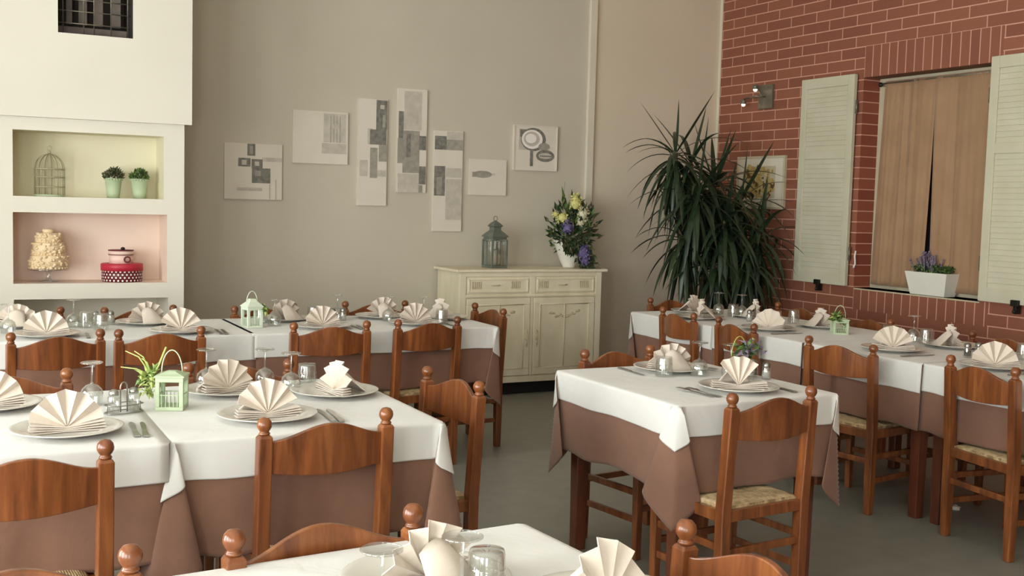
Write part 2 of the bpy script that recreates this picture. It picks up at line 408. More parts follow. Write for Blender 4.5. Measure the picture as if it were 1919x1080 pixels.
# ------------------------------------------------------------------ chair
def make_chair(label):
    t = thing('dining_chair', label, 'chair')
    HW = .199; W = .042
    for s in (-1, 1):
        x = s * HW
        bm = bmesh.new()
        yl = lambda z: -.026 * max(0, (z - .42)) / .45
        post(bm, [(x, 0, 0, .85), (x, 0, .2, 1), (x, 0, .43, 1.02), (x, yl(.6), .6, 1), (x, yl(.803), .803, .99), (x, yl(.812), .812, .74)], W, W)
        p = obj('rear_leg', bm, 'wood', t, bevel=.004)
        bm = bmesh.new(); yy = yl(.815)
        lathe(bm, [(.0, 0), (.0155, 0), (.0175, .0035), (.0155, .0075), (.013, .010), (.0175, .0155), (.0218, .0235), (.0228, .031), (.0205, .041), (.0135, .0495), (0, .0535)], 20, (x, yy, .812))
        obj('finial', bm, 'wood', p, smooth=True)
        bm = bmesh.new(); post(bm, [(s * .2, .37, 0, .8), (s * .2, .37, .42, 1)], .038, .038); obj('front_leg', bm, 'wood', t, bevel=.004)
    # curved top rail
    bm = bmesh.new(); n = 18; X0 = HW - W / 2 + .006; rows = []
    for i in range(n + 1):
        u = -1 + 2 * i / n; x = u * X0
        c = math.cos(u * PI / 2)
        zt = .790 + .048 * (math.cos(u * PI) * .5 + .5) ** .9
        zb = .692 - .012 * c
        yb = -.019 - .034 * c
        pr = []
        for z, oy in ((zb, -.0085), (zt, -.0085), (zt, .0085), (zb, .0085)):
            pr.append(bm.verts.new((x, yb + oy - .03 * (z - .7), z)))
        rows.append(pr)
    for a, b in zip(rows, rows[1:]):
        for k in range(4): bm.faces.new((a[k], a[(k + 1) % 4], b[(k + 1) % 4], b[k]))
    bm.faces.new(rows[0]); bm.faces.new(rows[-1][::-1])
    obj('backrest', bm, 'wood', t, bevel=.003)
    bm = bmesh.new()
    box(bm, (-.182, -.013, .385), (.182, .013, .428)); box(bm, (-.182, .357, .385), (.182, .383, .428))
    for s in (-1, 1): box(bm, (s * .2 - .012, .018, .385), (s * .2 + .012, .352, .428))
    obj('seat_frame', bm, 'wood', t, bevel=.003)
    bm = bmesh.new(); N = 16; g = []
    for i in range(N + 1):
        r = []
        for j in range(N + 1):
            u, v = i / N * 2 - 1, j / N * 2 - 1
            e = max(abs(u), abs(v)); d = max(abs(abs(u) - abs(v)), 0)
            z = .449 - .010 * (e ** 8) - .006 * math.exp(-(d / .08) ** 2)
            r.append(bm.verts.new((u * .186, .185 + v * .178, z)))
        g.append(r)
    for i in range(N):
        for j in range(N): bm.faces.new((g[i][j], g[i + 1][j], g[i + 1][j + 1], g[i][j + 1])).smooth = True
    edge = [g[i][0] for i in range(N + 1)] + [g[N][j] for j in range(1, N + 1)] + [g[i][N] for i in range(N - 1, -1, -1)] + [g[0][j] for j in range(N - 1, 0, -1)]
    low = [bm.verts.new((v.co.x, v.co.y, .415)) for v in edge]
    for k in range(len(edge)): bm.faces.new((edge[k], edge[(k + 1) % len(edge)], low[(k + 1) % len(edge)], low[k]))
    obj('seat', bm, 'rush', t)
    for pts in (((-.182, .0, .27), (.182, .0, .27)), ((-.182, .37, .22), (.182, .37, .22)), ((-.2, .018, .17), (-.2, .352, .17)), ((.2, .018, .17), (.2, .352, .17)), ((-.2, .018, .29), (-.2, .352, .29)), ((.2, .018, .29), (.2, .352, .29))):
        bm = bmesh.new(); a, b = Vector(pts[0]), Vector(pts[1])
        if abs(a.x - b.x) > .1: box(bm, (a.x, a.y - .009, a.z - .014), (b.x, a.y + .009, a.z + .014))
        else: box(bm, (a.x - .009, a.y, a.z - .014), (a.x + .009, b.y, a.z + .014))
        obj('stretcher', bm, 'wood', t, bevel=.003)
    return t

LEAN = .026
CH = [  # top-centre x, y, rotation, label, group
 (.17, 3.045, 4, 'wooden chair at the near left table, its back cut by the left frame edge', 'g1'),
 (1.031, 3.226, 5, 'wooden chair with its back to us at the near left table, centre of the photo', 'g1'),
 (1.714, 3.818, 95.7, 'wooden chair at the right end of the near left table, turned to the left', 'g1'),
 (.19, 4.36, 181, 'far side chair of the near left table, mostly hidden by the fan napkins', 'g1'),
 (1.03, 4.37, 180, 'far side chair behind the napkin and glasses of the near left table', 'g1'),
 (.453, 5.557, 7.5, 'first chair from the left on the near side of the back left table', 'g2'),
 (.927, 5.564, 5.6, 'second chair from the left on the near side of the back left table', 'g2'),
 (1.813, 5.636, -2, 'third chair from the left, right of the small white lantern, back left table', 'g2'),
 (2.395, 5.685, 11, 'chair nearest the sideboard on the near side of the back left table', 'g2'),
 (3.06, 6.28, 91, 'chair at the right end of the back left table, in front of the sideboard', 'g2'),
 (.37, 6.72, 182, 'far side chair of the back left table under the white niches, leftmost', 'g2'),
 (.99, 6.67, 190, 'far side chair of the back left table below the red spotted box', 'g2'),
 (1.712, 6.63, 194, 'far side chair of the back left table behind the small white lantern', 'g2'),
 (2.46, 6.73, 176, 'far side chair of the back left table nearest the sideboard', 'g2'),
 (4.157, 5.78, -96, 'first chair from the plant on the aisle side of the long brick wall table', 'g3'),
 (4.139, 5.174, -97.7, 'second chair from the plant on the aisle side of the brick wall table', 'g3'),
 (4.057, 4.227, -81, 'third chair from the plant on the aisle side of the brick wall table', 'g3'),
 (4.147, 3.432, -97.5, 'chair at the right frame edge on the aisle side of the brick wall table', 'g3'),
 (4.71, 6.62, 182, 'chair at the far end of the brick wall table, under the drooping plant', 'g3'),
 (5.27, 5.91, 92, 'wall side chair of the brick wall table nearest the plant', 'g3'),
 (5.18, 5.17, 90, 'wall side chair of the brick wall table below the window planter', 'g3'),
 (5.2, 4.17, 92, 'wall side chair of the brick wall table below the right shutter', 'g3'),
 (2.686, 3.122, 5, 'wooden chair with its back to us at the small square middle table', 'g4'),
 (2.77, 4.31, 188, 'chair on the far side of the small square middle table', 'g4'),
 (.694, 2.165, 186, 'chair facing us behind the foreground table, arched rail above white cloth', 'g5'),
 (.10, 2.10, 186, 'chair in the bottom left corner, only post and arched rail showing', 'g5'),
 (1.39, 1.66, 92, 'chair at the bottom edge, right end of the foreground table, rail turned left', 'g5')]
GN = {'g1': 'chairs around the near left table', 'g2': 'chairs around the back left table', 'g3': 'chairs around the brick wall table', 'g4': 'chairs at the square middle table', 'g5': 'chairs at the foreground table'}
chair0 = None
for x, y, a, lab, g in CH:
    r = rad(a); loc = (x - LEAN * math.sin(r), y + LEAN * math.cos(r), 0)
    if chair0 is None:
        chair0 = make_chair(lab); chair0.location = loc; chair0.rotation_euler = (0, 0, r); chair0['group'] = GN[g]
    else: dup(chair0, loc, r, lab, GN[g])

# ------------------------------------------------------------------ tables and cloths
TZ = .780
def table(x0, x1, y0, y1, rot, piv, label):
    t = thing('dining_table', label, 'table', (piv[0], piv[1], 0), rot, 'cloth covered dining tables')
    x0 -= piv[0]; x1 -= piv[0]; y0 -= piv[1]; y1 -= piv[1]
    bm = bmesh.new(); box(bm, (x0, y0, TZ - .03), (x1, y1, TZ)); obj('tabletop', bm, 'dark_wood', t, bevel=.003)
    bm = bmesh.new(); i = .07
    box(bm, (x0 + i, y0 + i - .012, TZ - .12), (x1 - i, y0 + i + .012, TZ - .03)); box(bm, (x0 + i, y1 - i - .012, TZ - .12), (x1 - i, y1 - i + .012, TZ - .03))
    box(bm, (x0 + i - .012, y0 + i, TZ - .12), (x0 + i + .012, y1 - i, TZ - .03)); box(bm, (x1 - i - .012, y0 + i, TZ - .12), (x1 - i + .012, y1 - i, TZ - .03))
    obj('apron', bm, 'dark_wood', t)
    for x in (x0 + i, x1 - i):
        for y in (y0 + i, y1 - i):
            bm = bmesh.new(); post(bm, [(x, y, 0, .8), (x, y, TZ - .03, 1)], .065, .065); obj('leg', bm, 'dark_wood', t, bevel=.004)
    return t

def cloth(name, mat, x0, x1, y0, y1, rot, piv, hang, off, seed, label, cat, group, folds=(), wamp=.009, z0=TZ, flare=.06):
    """hang = left, right, front, back overhang; 0 means the cloth simply ends there."""
    rr = random.Random(seed)
    ph = [rr.uniform(0, 6.28) for _ in range(12)]
    hl, hr, hf, hb = hang
    HM = .36
    def coords(a, b, ha, hb_):
        c = []
        if ha: c += [a - ha * (1 - i / 26) for i in range(26)]
        n = max(8, int((b - a) / .03)); c += [a + (b - a) * i / n for i in range(n + 1)]
        if hb_: c += [b + hb_ * (i + 1) / 26 for i in range(26)]
        return c
    us, vs = coords(x0, x1, hl, hr), coords(y0, y1, hf, hb)
    r0 = .009
    def hangp(d):
        if d < r0 * 1.5708: th = d / r0; return r0 * math.sin(th), -r0 * (1 - math.cos(th))
        e = d - r0 * 1.5708; return r0 + .012 * e, -r0 - e
    def wave(t, side, L):
        k = 0
        for j, f in enumerate((9, 15, 23)): k += math.sin(f * t + ph[(side * 3 + j) % 12]) / (j + 1.2)
        fade = min(1, max(0, min(t, L - t)) / .12)
        return k * fade
    bm = bmesh.new(); g = []
    for u in us:
        row = []
        for v in vs:
            dx = max(x0 - u, 0) or max(u - x1, 0); dy = max(y0 - v, 0) or max(v - y1, 0)
            sx = -1 if u < x0 else 1; sy = -1 if v < y0 else 1
            bx_, by_ = min(max(u, x0), x1), min(max(v, y0), y1)
            if not dx and not dy:
                row.append((u, v, z0 + off)); continue
            if dx and dy:
                r = math.hypot(dx, dy); a = math.atan2(dy, dx)
                hm = max(hl if sx < 0 else hr, hf if sy < 0 else hb)
                o, z = hangp(r); o += off; a1 = a / (PI / 2); k_ = min(1, r / .04)
                f1 = math.sin(PI * min(a1 / .5, 1)) if a1 < .5 else 0     # flap folded back along the x side
                f2 = math.sin(PI * (a1 - .5) / .5) if a1 > .5 else 0      # smaller one along the y side
                am = min(max((a1 - .38) / .24, 0), 1) * PI / 2
                fl = flare * math.sin(2 * a) ** 2 * r * .707
                X = bx_ + sx * (o * math.cos(am) + (.014 + .05 * r) * f1 * k_ + fl - .26 * r * f2 * k_)
                Y = by_ + sy * (o * math.sin(am) + (.012 + .04 * r) * f2 * k_ + fl - .38 * r * f1 * k_)
                Z = z * (1 - .03 * f1)
            else:
                d = dx or dy; o, z = hangp(d); o += off
                if dx: side = 0 if sx < 0 else 1; tt, L = v - y0, y1 - y0
                else: side = 2 if sy < 0 else 3; tt, L = u - x0, x1 - x0
                w = wave(tt, side, L)
                o += wamp * (w + .9) * (d / HM) ** 1.2
                Z = z - .006 * w * d / .13 * .5
                for fs, fp, fw, fa, fe in folds:
                    if fs == side:
                        gk = math.exp(-((tt - fp) / fw) ** 2); o += fa * gk * (d / HM) ** .8; Z -= fe * gk * d / HM
                X = bx_ + (sx * o if dx else 0); Y = by_ + (sy * o if dy else 0)
            row.append((X, Y, z0 + off + Z))
        g.append(row)
    V = [[bm.verts.new((p[0] - piv[0], p[1] - piv[1], p[2])) for p in row] for row in g]
    for i in range(len(us) - 1):
        for j in range(len(vs) - 1):
            bm.faces.new((V[i][j], V[i + 1][j], V[i + 1][j + 1], V[i][j + 1])).smooth = True
    o = obj(name, bm, mat)
    sd = o.modifiers.new('thickness', 'SOLIDIFY'); sd.thickness = .0015; sd.offset = 0
    o.location = (piv[0], piv[1], 0); o.rotation_euler = (0, 0, rot)
    tag(o, label, cat, group)
    return o

def dressed(x0, x1, y0, y1, rot, bh, wh, seed, tl, bl, wl, folds=(), wfolds=None, wx=None, flare=.06, lift=0):
    piv = ((x0 + x1) / 2, (y0 + y1) / 2)
    table(x0, x1, y0, y1, rot, piv, tl)
    cloth('brown_tablecloth', 'brown_cloth', x0, x1, y0, y1, rot, piv, bh, .003 + lift, seed, bl, 'tablecloth', 'brown undercloths', folds, flare=flare)
    a, b = wx or (x0, x1)
    cloth('white_tablecloth', 'white_cloth', a, b, y0, y1, rot, piv, wh, .009 + lift, seed, wl, 'tablecloth', 'white tablecloths', wfolds if wfolds is not None else folds, flare=flare)

# near left pair
dressed(-.45, .572, 3.31, 4.25, 0, (.33, 0, .35, .33), (.13, 0, .12, .13), 3, 'dark table under cloths, left half of the near left pair, at frame edge',
        'brown undercloth on the near left table, hanging behind the leftmost chair', 'white cloth on the near left table, left half, under the left fan napkins', ())
dressed(.592, 1.445, 3.33, 4.27, 0, (.33, .33, .35, .33), (.13, .13, .125, .13), 4, 'dark table under cloths, right half of the near left pair',
        'brown undercloth hanging behind the central chair of the near left table', 'white cloth on the near left table, right half, with green lantern on it', flare=.22)
# back left row
dressed(-1.15, .08, 5.80, 6.55, 0, (.3, 0, .33, .33), (.13, 0, .13, .13), 5, 'dark table under cloths, back left row, cut by the left frame edge',
        'brown undercloth of the back left row, cut by the left frame edge', 'white cloth of the back left row, cut by the left frame edge')
dressed(.08, 1.45, 5.80, 6.55, 0, (0, 0, .33, .33), (0, 0, .14, .13), 6, 'dark table under cloths, middle of the back left row',
        'brown undercloth of the back left row, middle table behind the front chairs', 'white cloth of the back left row, middle table left of the small lantern', ((2, 1.0, .12, .03, .02),), wx=(.06, 1.45))
dressed(1.45, 2.87, 5.80, 6.55, 0, (0, .33, .33, .33), (0, .13, .13, .13), 7, 'dark table under cloths, back left row, end nearest the sideboard',
        'brown undercloth at the right end of the back left row, near the sideboard', 'white cloth at the right end of the back left row, corner near the sideboard', wx=(1.43, 2.87))
# square middle table
dressed(2.40, 3.165, 3.32, 4.19, rad(.3), (.33, .33, .33, .33), (.125, .125, .125, .125), 8, 'small square dark wooden table under cloths in the middle of the room',
        'brown undercloth with hanging corners on the small square middle table', 'white cloth with bright hanging side on the small square middle table')
# brick wall row
RW = [(5.48, 6.38, 4.22, 'end nearest the plant'), (4.68, 5.48, 4.22, 'second table from the plant'), (3.85, 4.68, 4.235, 'third table from the plant'), (3.0, 3.85, 4.25, 'cut by the right frame edge')]
for k, (a_, b_, xl_, w_) in enumerate(RW):
    e1 = .33 if k == 0 else 0; e0 = .33 if k == 3 else 0
    dressed(xl_, xl_ + .87, a_ - (.014 if k < 3 else 0), b_, 0, (.33, .33, e0, e1), (.15 - .01 * (k % 2), .13, e0 * .4, e1 * .4), 9 + k, 'dark table under cloths, brick wall row, ' + w_,
            'brown undercloth of the brick wall row, ' + w_, 'white cloth of the brick wall row, ' + w_, lift=.0015 * (k % 2))
# foreground
dressed(-.35, 1.19, 1.27, 2.12, rad(4.5), (.33, .33, .33, .33), (.13, .13, .13, .13), 14, 'dark table under cloths at the bottom edge of the photo',
        'brown undercloth of the foreground table at the bottom edge', 'bright white cloth of the foreground table at the bottom edge')

# ------------------------------------------------------------------ tableware
SZ = TZ + .0105
def make_plate(label):
    bm = bmesh.new()
    lathe(bm, [(0, .002), (.09, .002), (.098, .004), (.118, .012), (.150, .018), (.1615, .0205), (.163, .0225), (.160, .0235), (.149, .0215), (.117, .0155), (.098, .0085), (.09, .0065), (0, .0065)], 48)
    return tag(obj('dinner_plate', bm, 'porcelain', smooth=True), label, 'plate')

def make_napkin(label, seed, n=6, Rr=.110, spread=76, tilt=8, droop=0):
    """fan folded napkin: pleats open upward from a pinched middle, folded layers flat at the foot, a flap behind"""
    rr = random.Random(seed); t = thing('fan_napkin', label, 'napkin')
    bm = bmesh.new(); A = []; ns = 2 * n
    for k in range(ns + 1):
        a = rad(90 - spread + 2 * spread * k / ns) + rr.uniform(-.015, .015)
        zig = (1 if k % 2 else -1)
        rad_ = Rr * (1 - .05 * rr.random())
        row = []
        for j in range(6):
            f = j / 5; r = .006 + (rad_ - .006) * f
            x, z = r * math.cos(a), r * math.sin(a)
            y = zig * (.003 + .0095 * f) + math.sin(rad(tilt)) * z - droop * f * f * abs(math.cos(a))
            row.append(bm.verts.new((x, y, .012 + z)))
        A.append(row)
    for a, b in zip(A, A[1:]):
        for j in range(5): bm.faces.new((a[j], b[j], b[j + 1], a[j + 1]))
    f = obj('pleated_fan', bm, 'napkin', t); s = f.modifiers.new('s', 'SOLIDIFY'); s.thickness = .0022; s.offset = 0
    bm = bmesh.new()
    for k in range(4):   # stacked folded layers at the foot
        z = .0035 * k + .0015; w = Rr * (1.0 - .02 * k)
        for sgn in (-1, 1):
            y0, y1 = -.022 + .003 * k, .012
            vs = [bm.verts.new(p) for p in ((0, y0, z + .001), (sgn * w, y0 - .006, z + .005 * k), (sgn * w * .98, y1, z + .006 * k), (0, y1, z + .001))]
            bm.faces.new(vs if sgn > 0 else vs[::-1])
    f = obj('folded_foot', bm, 'napkin', t); s = f.modifiers.new('s', 'SOLIDIFY'); s.thickness = .0025; s.offset = 0
    bm = bmesh.new(); n1 = 8; g = []     # tent-like flap that props the fan from behind
    for i in range(n1 + 1):
        u = -1 + 2 * i / n1; row = []
        for j in range(6):
            v = j / 5
            x = u * (.040 + .030 * v); y = .022 + .075 * v + .008 * (1 - abs(u)) * v; z = .085 * (1 - v) * (1 - .25 * u * u) + .004 + .012 * (1 - abs(u)) * math.sin(v * PI)
            row.append(bm.verts.new((x, y, z)))
        g.append(row)
    for a, b in zip(g, g[1:]):
        for j in range(5): bm.faces.new((a[j], a[j + 1], b[j + 1], b[j])).smooth = True
    f = obj('back_flap', bm, 'napkin', t); s = f.modifiers.new('s', 'SOLIDIFY'); s.thickness = .003; s.offset = 0
    return t

def make_wine(label):   # stands upside down on its rim
    t = thing('wine_glass', label, 'glass')
    bm = bmesh.new()
    lathe(bm, [(.034, 0), (.037, .02), (.038, .038), (.033, .055), (.020, .068), (.006, .074), (.0045, .078), (.0035, .078), (.005, .072), (.019, .066), (.0315, .054), (.0365, .038), (.0355, .02), (.0325, 0)], 28)
    obj('bowl', bm, 'glass', t, smooth=True)
    bm = bmesh.new(); lathe(bm, [(.0038, .076), (.0034, .10), (.0038, .132), (.007, .139)], 14); obj('stem', bm, 'glass', t, smooth=True)
    bm = bmesh.new(); lathe(bm, [(.0, .1375), (.008, .139), (.030, .1435), (.0345, .1435), (.0368, .1450), (.0368, .1472), (.0345, .1485), (.0325, .1470), (0, .1465)], 28); obj('foot', bm, 'glass', t, smooth=True)
    return t

def make_tumbler(label):   # upside down
    bm = bmesh.new()
    lathe(bm, [(.037, 0), (.0385, .004), (.037, .03), (.0345, .078), (.0325, .0865), (0, .0885), (0, .080), (.031, .079), (.0335, .03), (.0352, .0)], 28)
    for z in (.02, .035, .05): lathe(bm, [(.0372 - z * .03, z), (.0392 - z * .03, z + .003), (.0372 - z * .03, z + .006)], 28)
    return tag(obj('tumbler', bm, 'glass', smooth=True), label, 'glass')

def make_fork(label):
    bm = bmesh.new(); h = .0022
    prof = [(-.10, .0095), (-.085, .010), (-.03, .0055), (.02, .0045), (.032, .008), (.042, .0125), (.055, .0125)]
    rows = [[bm.verts.new((s * w, y, z + .004 + (.006 * max(0, (y - .01) / .05) - .004 * 0))) for s, z in ((-1, 0), (1, 0), (1, h), (-1, h))] for y, w in prof]
    for a, b in zip(rows, rows[1:]):
        for k in range(4): bm.faces.new((a[k], a[(k + 1) % 4], b[(k + 1) % 4], b[k]))
    bm.faces.new(rows[0]); bm.faces.new(rows[-1][::-1])
    for k in range(4):
        x = -.0095 + .00633 * k; box(bm, (x - .0016, .055, .0086), (x + .0016, .098, .0108))
    return tag(obj('fork', bm, 'steel', bevel=.0006), label, 'fork')

def make_knife(label):
    t = thing('table_knife', label, 'knife')
    bm = bmesh.new(); post_pts = [(-.11, .009), (-.10, .010), (-.03, .007), (-.005, .006)]
    rows = [[bm.verts.new((s * w, y, z)) for s, z in ((-1, .0015), (1, .0015), (1, .0065), (-1, .0065))] for y, w in post_pts]
    for a, b in zip(rows, rows[1:]):
        for k in range(4): bm.faces.new((a[k], a[(k + 1) % 4], b[(k + 1) % 4], b[k]))
    bm.faces.new(rows[0]); bm.faces.new(rows[-1][::-1]); obj('handle', bm, 'steel', t, bevel=.001)
    bm = bmesh.new(); pts = [(-.006, -.006), (.007, -.006), (.010, .05), (.009, .09), (.002, .113), (-.006, .10)]
    lo = [bm.verts.new((x, y, .0025)) for x, y in pts]; hi = [bm.verts.new((x, y, .0045)) for x, y in pts]
    bm.faces.new(lo[::-1]); bm.faces.new(hi)
    for i in range(6): bm.faces.new((lo[i], lo[(i + 1) % 6], hi[(i + 1) % 6], hi[i]))
    obj('blade', bm, 'steel', t)
    return t

proto = {}
def put(kind, maker, x, y, rot, label, group, z=SZ, **kw):
    if kind not in proto:
        o = maker(label, **kw); proto[kind] = o
        o.location = (x, y, z); o.rotation_euler = (0, 0, rot)
        if group: o['group'] = group
        return o
    return dup(proto[kind], (x, y, z), rot, label, group)

# x, y of plate; direction the guest sits in degrees (rotation of the setting), napkin yaw, napkin shape, where
SET = [
 (.12, 4.02, 180, 8, 0, 'far left setting of the near left table', 1, 0),
 (.315, 3.53, 0, 4, 1, 'setting nearest us on the left of the near left table', 0, 2),
 (.915, 4.06, 180, 20, 2, 'far side setting of the near left table, behind the lantern', 1, 0),
 (.93, 3.55, 0, 8, 3, 'setting behind the central chair of the near left table', 0, 2),
 (1.275, 3.91, 90, -80, 4, 'right end setting of the near left table', 0, 0),
 (.435, 5.93, 0, 6, 5, 'front setting furthest left of the back left table', 0, 1),
 (.33, 6.38, 180, 160, 6, 'far side setting furthest left of the back left table', 0, 0),
 (1.09, 5.93, 0, 4, 7, 'front setting left of the small white lantern, back left table', 0, 2),
 (.98, 6.36, 180, 200, 8, 'far side setting in front of the niche wall edge', 0, 0),
 (1.76, 6.36, 180, 205, 9, 'far side setting right of the small white lantern, back left table', 0, 0),
 (1.865, 5.95, 0, 10, 10, 'front setting behind the third chair, back left table', 0, 2),
 (2.37, 6.37, 180, 190, 11, 'far side setting nearest the sideboard, back left table', 0, 0),
 (2.44, 5.99, 0, 12, 12, 'front setting behind the chair nearest the sideboard', 0, 1),
 (2.72, 6.24, 90, 95, 13, 'end setting beside the sideboard, back left table', 0, 0),
 (4.60, 6.20, 180, 30, 14, 'far end setting of the brick wall table, under the plant', 0, 0),
 (4.39, 5.86, -90, -120, 15, 'aisle side setting nearest the plant, brick wall table', 0, 0),
 (4.82, 5.80, 90, 60, 16, 'wall side setting nearest the plant, brick wall table', 0, 0),
 (4.41, 5.20, -90, -70, 17, 'aisle side setting behind the second chair, brick wall table', 0, 1),
 (4.86, 5.22, 90, 75, 18, 'wall side setting beside the small lantern, brick wall table', 0, 0),
 (4.44, 4.24, -90, -45, 19, 'aisle side setting behind the third chair, brick wall table', 0, 1),
 (4.90, 4.25, 90, 60, 20, 'wall side setting below the planter, brick wall table', 0, 0),
 (4.44, 3.60, -90, -35, 21, 'aisle side setting nearest the right frame edge', 0, 1),
 (2.86, 4.02, 180, 175, 22, 'far side setting of the square middle table', 1, 1),
 (2.83, 3.50, 0, -25, 23, 'near side setting of the square middle table', 2, 1),
 (.80, 1.885, 180, 200, 24, 'setting of the foreground table, in front of the arched chair rail', 0, 0),
 (1.05, 1.64, 90, 22, 25, 'setting at the bottom edge, right end of the foreground table', 0, 0)]
npk = {}
for x, y, a, ny, i, where, nf, nk in SET:
    r = rad(a)
    put('plate', make_plate, x, y, r, 'white dinner plate, ' + where, 'white dinner plates')
    shape = i % 4; key = 'napkin%d' % shape
    kw = [dict(seed=1), dict(seed=2, n=5, spread=78, Rr=.112), dict(seed=3, n=6, Rr=.108), dict(seed=5, n=5, spread=68, Rr=.114)][shape]
    if i == 23: key = 'napkin_narrow'; kw = dict(seed=9, n=4, spread=42, Rr=.118)
    put(key, make_napkin, x, y, rad(ny), 'cream fan folded napkin, ' + where, 'fan folded napkins', z=SZ + .0075, **kw)
    def loc(dx, dy): return x + dx * math.cos(r) - dy * math.sin(r), y + dx * math.sin(r) + dy * math.cos(r)
    for k in range(nf):
        fx, fy = loc(-.19 - .03 * k, -.02 + .015 * k)
        put('fork', make_fork, fx, fy, r + rad(4 + 3 * k), ('inner' if (k == 0 and nf > 1) else 'outer' if nf > 1 else 'steel') + ' fork, ' + where, 'forks beside the plates')
    for k in range(nk):
        fx, fy = loc(.19 + .028 * k, -.02 - .01 * k)
        put('knife', make_knife, fx, fy, r + rad(-3 - 2 * k), ('inner' if (k == 0 and nk > 1) else 'outer' if nk > 1 else 'steel') + ' knife, ' + where, 'knives beside the plates')

WINE = [(.435, 3.98, 'on the near left table, left of the oil and vinegar rack'), (1.075, 4.15, 'behind the fan napkins of the near left table, middle of the three'),
 (1.14, 4.02, 'on the near left table, right of the three behind the napkins'), (.865, 4.20, 'left of three, partly behind the far napkin by the green lantern'),
 (.60, 6.33, 'on the back left table beneath the lace cake'), (2.56, 6.16, 'on the back left table near the sideboard, right of the napkins'), (2.35, 6.20, 'on the back left table behind the napkin nearest the sideboard'),
 (.27, 6.12, 'on the back left table at the left frame edge'), (2.09, 6.38, 'on the back left table beside the condiment set'), (1.64, 6.13, 'on the back left table just right of the small white lantern'),
 (4.73, 6.10, 'on the brick wall table in front of the plant, left one'), (4.79, 5.93, 'on the brick wall table in front of the plant, right one'),
 (2.90, 3.86, 'on the square middle table behind the tumbler, left one'), (2.99, 3.76, 'on the square middle table beside the flower jar, right one'),
 (4.90, 4.53, 'on the brick wall table, among the clutter below the planter'),
 (.795, 1.715, 'in the foreground at the bottom edge, beside the tumbler'), (.64, 1.70, 'in the foreground at the bottom edge, before the napkin')]
for x, y, w in WINE: put('wine', make_wine, x, y, R.uniform(0, 6), 'upturned wine glass ' + w, 'upturned wine glasses')
TUM = [(1.235, 4.13, 'on the near left table left of the end napkin'), (.66, 6.28, 'on the back left table below the birdcage, beside the cruets'), (.47, 6.22, 'on the back left table between the two left napkins'),
 (.72, 6.16, 'on the back left table right of the first chair post'), (2.62, 6.02, 'on the back left table behind the last chair rail'), (1.93, 6.34, 'on the back left table left of the condiment set'), (1.60, 6.27, 'on the back left table behind the small white lantern'),
 (2.745, 3.90, 'on the square middle table in front of the far napkin'), (4.87, 5.50, 'on the brick wall table behind the front pair of napkins'), (4.72, 5.93, 'on the brick wall table under the plant'),
 (4.80, 4.62, 'on the brick wall table right of the lantern, near side'), (4.88, 4.42, 'on the brick wall table beside the wall side napkin'), (4.86, 3.77, 'at the right frame edge on the brick wall table'),
 (.885, 1.80, 'in the foreground at the bottom edge, right of the wine glass'), (4.68, 5.45, 'on the brick wall table behind the second chair')]
for x, y, w in TUM: put('tumbler', make_tumbler, x, y, 0, 'upturned glass tumbler ' + w, 'upturned tumblers')

# small lanterns with sprigs
def lantern(name, loc, rot, label, mat, w, h, roof=((.7, .010), (.3, .018)), group=None):
    t = thing(name, label, 'lantern', loc, rot, group)
    bm = bmesh.new(); c = w / 2
    box(bm, (-c, -c, 0), (c, c, .012)); box(bm, (-c, -c, h - .016), (c, c, h))
    for sx in (-1, 1):
        for sy in (-1, 1): box(bm, (sx * c - (.014 if sx > 0 else 0), sy * c - (.014 if sy > 0 else 0), .012), (sx * c + (.014 if sx < 0 else 0), sy * c + (.014 if sy < 0 else 0), h - .016))
    obj('frame', bm, mat, t, bevel=.0015)
    bm = bmesh.new(); e = c - .005
    for k in range(5):
        x = -c + .02 + (w - .04) * k / 4
        for s in (-1, 1):
            box(bm, (x - .0012, s * e - .0012, .012), (x + .0012, s * e + .0012, .012 + h * .38)); box(bm, (s * e - .0012, x - .0012, .012), (s * e + .0012, x + .0012, .012 + h * .38))
    for s in (-1, 1):
        box(bm, (-c + .012, s * e - .0015, h * .45), (c - .012, s * e + .0015, h * .45 + .003)); box(bm, (s * e - .0015, -c + .012, h * .45), (s * e + .0015, c - .012, h * .45 + .003))
    obj('lattice', bm, mat, t)
    bm = bmesh.new()
    vs = [bm.verts.new((a * c * f, b * c * f, z)) for f, z in ((1.08, h), (1.08, h + .005), (roof[0][0], h + roof[0][1]), (roof[1][0], h + roof[1][1])) for a, b in ((-1, -1), (1, -1), (1, 1), (-1, 1))]
    for r in range(3):
        for k in range(4): bm.faces.new((vs[r * 4 + k], vs[r * 4 + (k + 1) % 4], vs[r * 4 + 4 + (k + 1) % 4], vs[r * 4 + 4 + k]))
    bm.faces.new(vs[:4][::-1]); bm.faces.new(vs[-4:]); obj('roof', bm, mat, t, bevel=.001)
    bm = bmesh.new(); tube(bm, [(c * .75 * math.cos(a), 0, h + .01 + (c * 1.7) * math.sin(a)) for a in [PI * k / 14 for k in range(15)]], .0022, 6); obj('handle', bm, mat, t)
    return t

def leafquad(bm, p, d, w, mi=0, up=Vector((0, 0, 1)), bend=.25):
    d = Vector(d); L = d.length; s = d.cross(up)
    if s.length < 1e-4: s = Vector((1, 0, 0))
    s.normalize(); nrm = s.cross(d).normalized(); p = Vector(p)
    pts = [p, p + d * .35 + s * w + nrm * L * bend * .4, p + d, p + d * .35 - s * w + nrm * L * bend * .4]
    m_ = bm.verts.new(p + d * .45 + nrm * L * bend)
    v = [bm.verts.new(x) for x in pts]
    for k in range(4): f = bm.faces.new((v[k], v[(k + 1) % 4], m_)); f.material_index = mi

